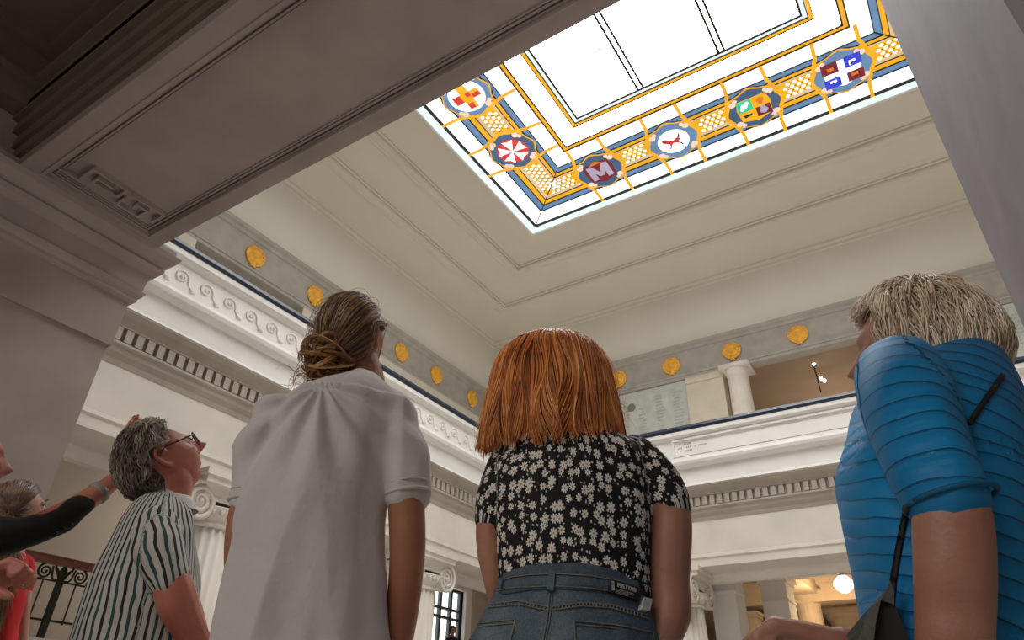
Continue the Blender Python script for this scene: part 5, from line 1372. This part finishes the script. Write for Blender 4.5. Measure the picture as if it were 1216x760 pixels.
# ------------------------------------------------------------------ 7. far-off person before the tall window
hx = on(537.5, 749, 0, -12.0); s7 = 1.0
plat = hx.z - 1.62
b = newbm(); box(b, AX+.01, -10.7, hx.y-1.2, hx.y+1.5, 0, plat); struct('floor_platform', b, STONE)
root = empty('person', V((hx.x, hx.y, plat)), 'tiny far-off dark-haired person standing in front of the tall bright window', 'person')
b = newbm(); o7 = V((hx.x, hx.y, plat)); r7 = V((.6,.8,0)); d7 = V((-.8,.6,0))
loft(b, [(o7+Z_*z, r7*a, d7*c) for z, a, c in ((.85,.17,.12),(1.0,.16,.11),(1.2,.18,.12),(1.38,.20,.1),(1.46,.08,.07),(1.52,.055,.055))]); 
head_shape(b, Matrix.Translation(o7+Z_*1.62) @ orient(-d7+V((0,0,.1))), 1.0)
for s_ in (-1, 1): 
    a_ = o7+r7*(s_*.21); tube(b, [a_+Z_*1.38-r7*s_*.03, a_+r7*s_*.03+Z_*1.1, a_+r7*s_*.03-d7*.03+Z_*.85], [.05,.042,.028], seg=10); hand(b, a_+r7*s_*.03-d7*.03+Z_*.85, V((0,0,-1)), -r7*s_, 1, .5)
for s_ in (-1, 1):
    h7 = o7 + r7*(.09*s_); tube(b, [h7+Z_*.9, h7+Z_*.48, h7+Z_*.09], [.085,.06,.042], seg=12, k=4)
    tube(b, [h7+Z_*.08, h7+Z_*.04-d7*.03, h7+Z_*.03-d7*.17], [.04,.034,.024], seg=8, k=3)
body = mlink('body', fuse(b, .012, 2), SK1, root)
b = newbm(); loft(b, [(o7+Z_*z, r7*a, d7*c) for z, a, c in ((.8,.19,.14),(1.0,.185,.13),(1.2,.20,.14),(1.38,.215,.12),(1.455,.1,.09))])
for s_ in (-1, 1):
    a_ = o7+r7*(s_*.21); tube(b, [a_+Z_*1.38-r7*s_*.03, a_+r7*s_*.03+Z_*1.1, a_+r7*s_*.03-d7*.03+Z_*.9], [.062,.054,.04], seg=10)
mlink('dark_jacket', fuse(b, .012, 3), simple('jacket_dark', (.02,.02,.03), .8), root)
b = newbm()
for s_ in (-1, 1):
    h7 = o7 + r7*(.09*s_); tube(b, [h7+Z_*.9, h7+Z_*.48, h7+Z_*.1], [.1,.075,.058], seg=12, k=4)
mlink('trousers', fuse(b, .012, 2), JEAN, root)
b = newbm(); ball(b, o7+Z_*1.645+d7*.02, (.094,.104,.112), 16); obj('hair', b, simple('hair_dark', (.03,.02,.015), .7), root, True)
# ================================================================== LIGHT
w = bpy.data.worlds.new('world'); sc.world = w; w.use_nodes = True
w.node_tree.nodes['Background'].inputs[0].default_value = (1, .93, .86, 1); w.node_tree.nodes['Background'].inputs[1].default_value = .17
def area(name, loc, target, sx, sy, power, col):
    l = bpy.data.lights.new(name, 'AREA'); l.shape = 'RECTANGLE'; l.size = sx; l.size_y = sy; l.energy = power; l.color = col
    o = bpy.data.objects.new(name, l); C.objects.link(o); o.location = loc
    o.rotation_euler = (PI, 0, 0) if target is None else (V(target)-V(loc)).to_track_quat('-Z', 'Y').to_euler(); return o
def point(name, loc, power, col, r=.2):
    l = bpy.data.lights.new(name, 'POINT'); l.energy = power; l.color = col; l.shadow_soft_size = r
    o = bpy.data.objects.new(name, l); C.objects.link(o); o.location = loc; return o
point('aisle_lamp_glow', (-3.5, 21.5, 4.2), 160, (1, .72, .42), .3)
point('aisle_lamp_glow', (1.5, 26, 4.2), 120, (1, .66, .35), .3)
point('gallery_lamp_glow', (-2.3, 25.0, 9.5), 150, (1, .8, .62), .5)
point('left_aisle_glow', (-11.4, 8.0, 3.9), 60, (1, .9, .78), .3)
area('camera_side_fill', (-1.5, -3.6, 4.2), (-1.8, 2, 1.6), 4, 2.5, 95, (1, .94, .88))  # unseen fill lamp added behind the camera to brighten people's backs
area('hall_floor_fill', (-2.8, 9.5, .25), None, 11, 9, 150, (1, .97, .92))  # added uplight below the view, stands in for floor bounce on the ceiling
area('gallery_fill_uplight', (-11.9, 11.0, 6.7), None, 2.5, 16, 135, (1, .97, .91))  # three added uplights, unseen behind the parapets, brighten ceiling and upper walls
area('gallery_fill_uplight', (-2.8, 17.9, 6.7), None, 20, 2.5, 175, (1, .97, .91))
area('gallery_fill_uplight', (6.4, 9.0, 6.7), None, 2.5, 14, 85, (1, .97, .91))
sc.view_settings.view_transform = 'Standard'
sc.view_settings.look = 'None'
sc.view_settings.exposure = 0
sc.cycles.use_denoising = True
sc.cycles.max_bounces = 7
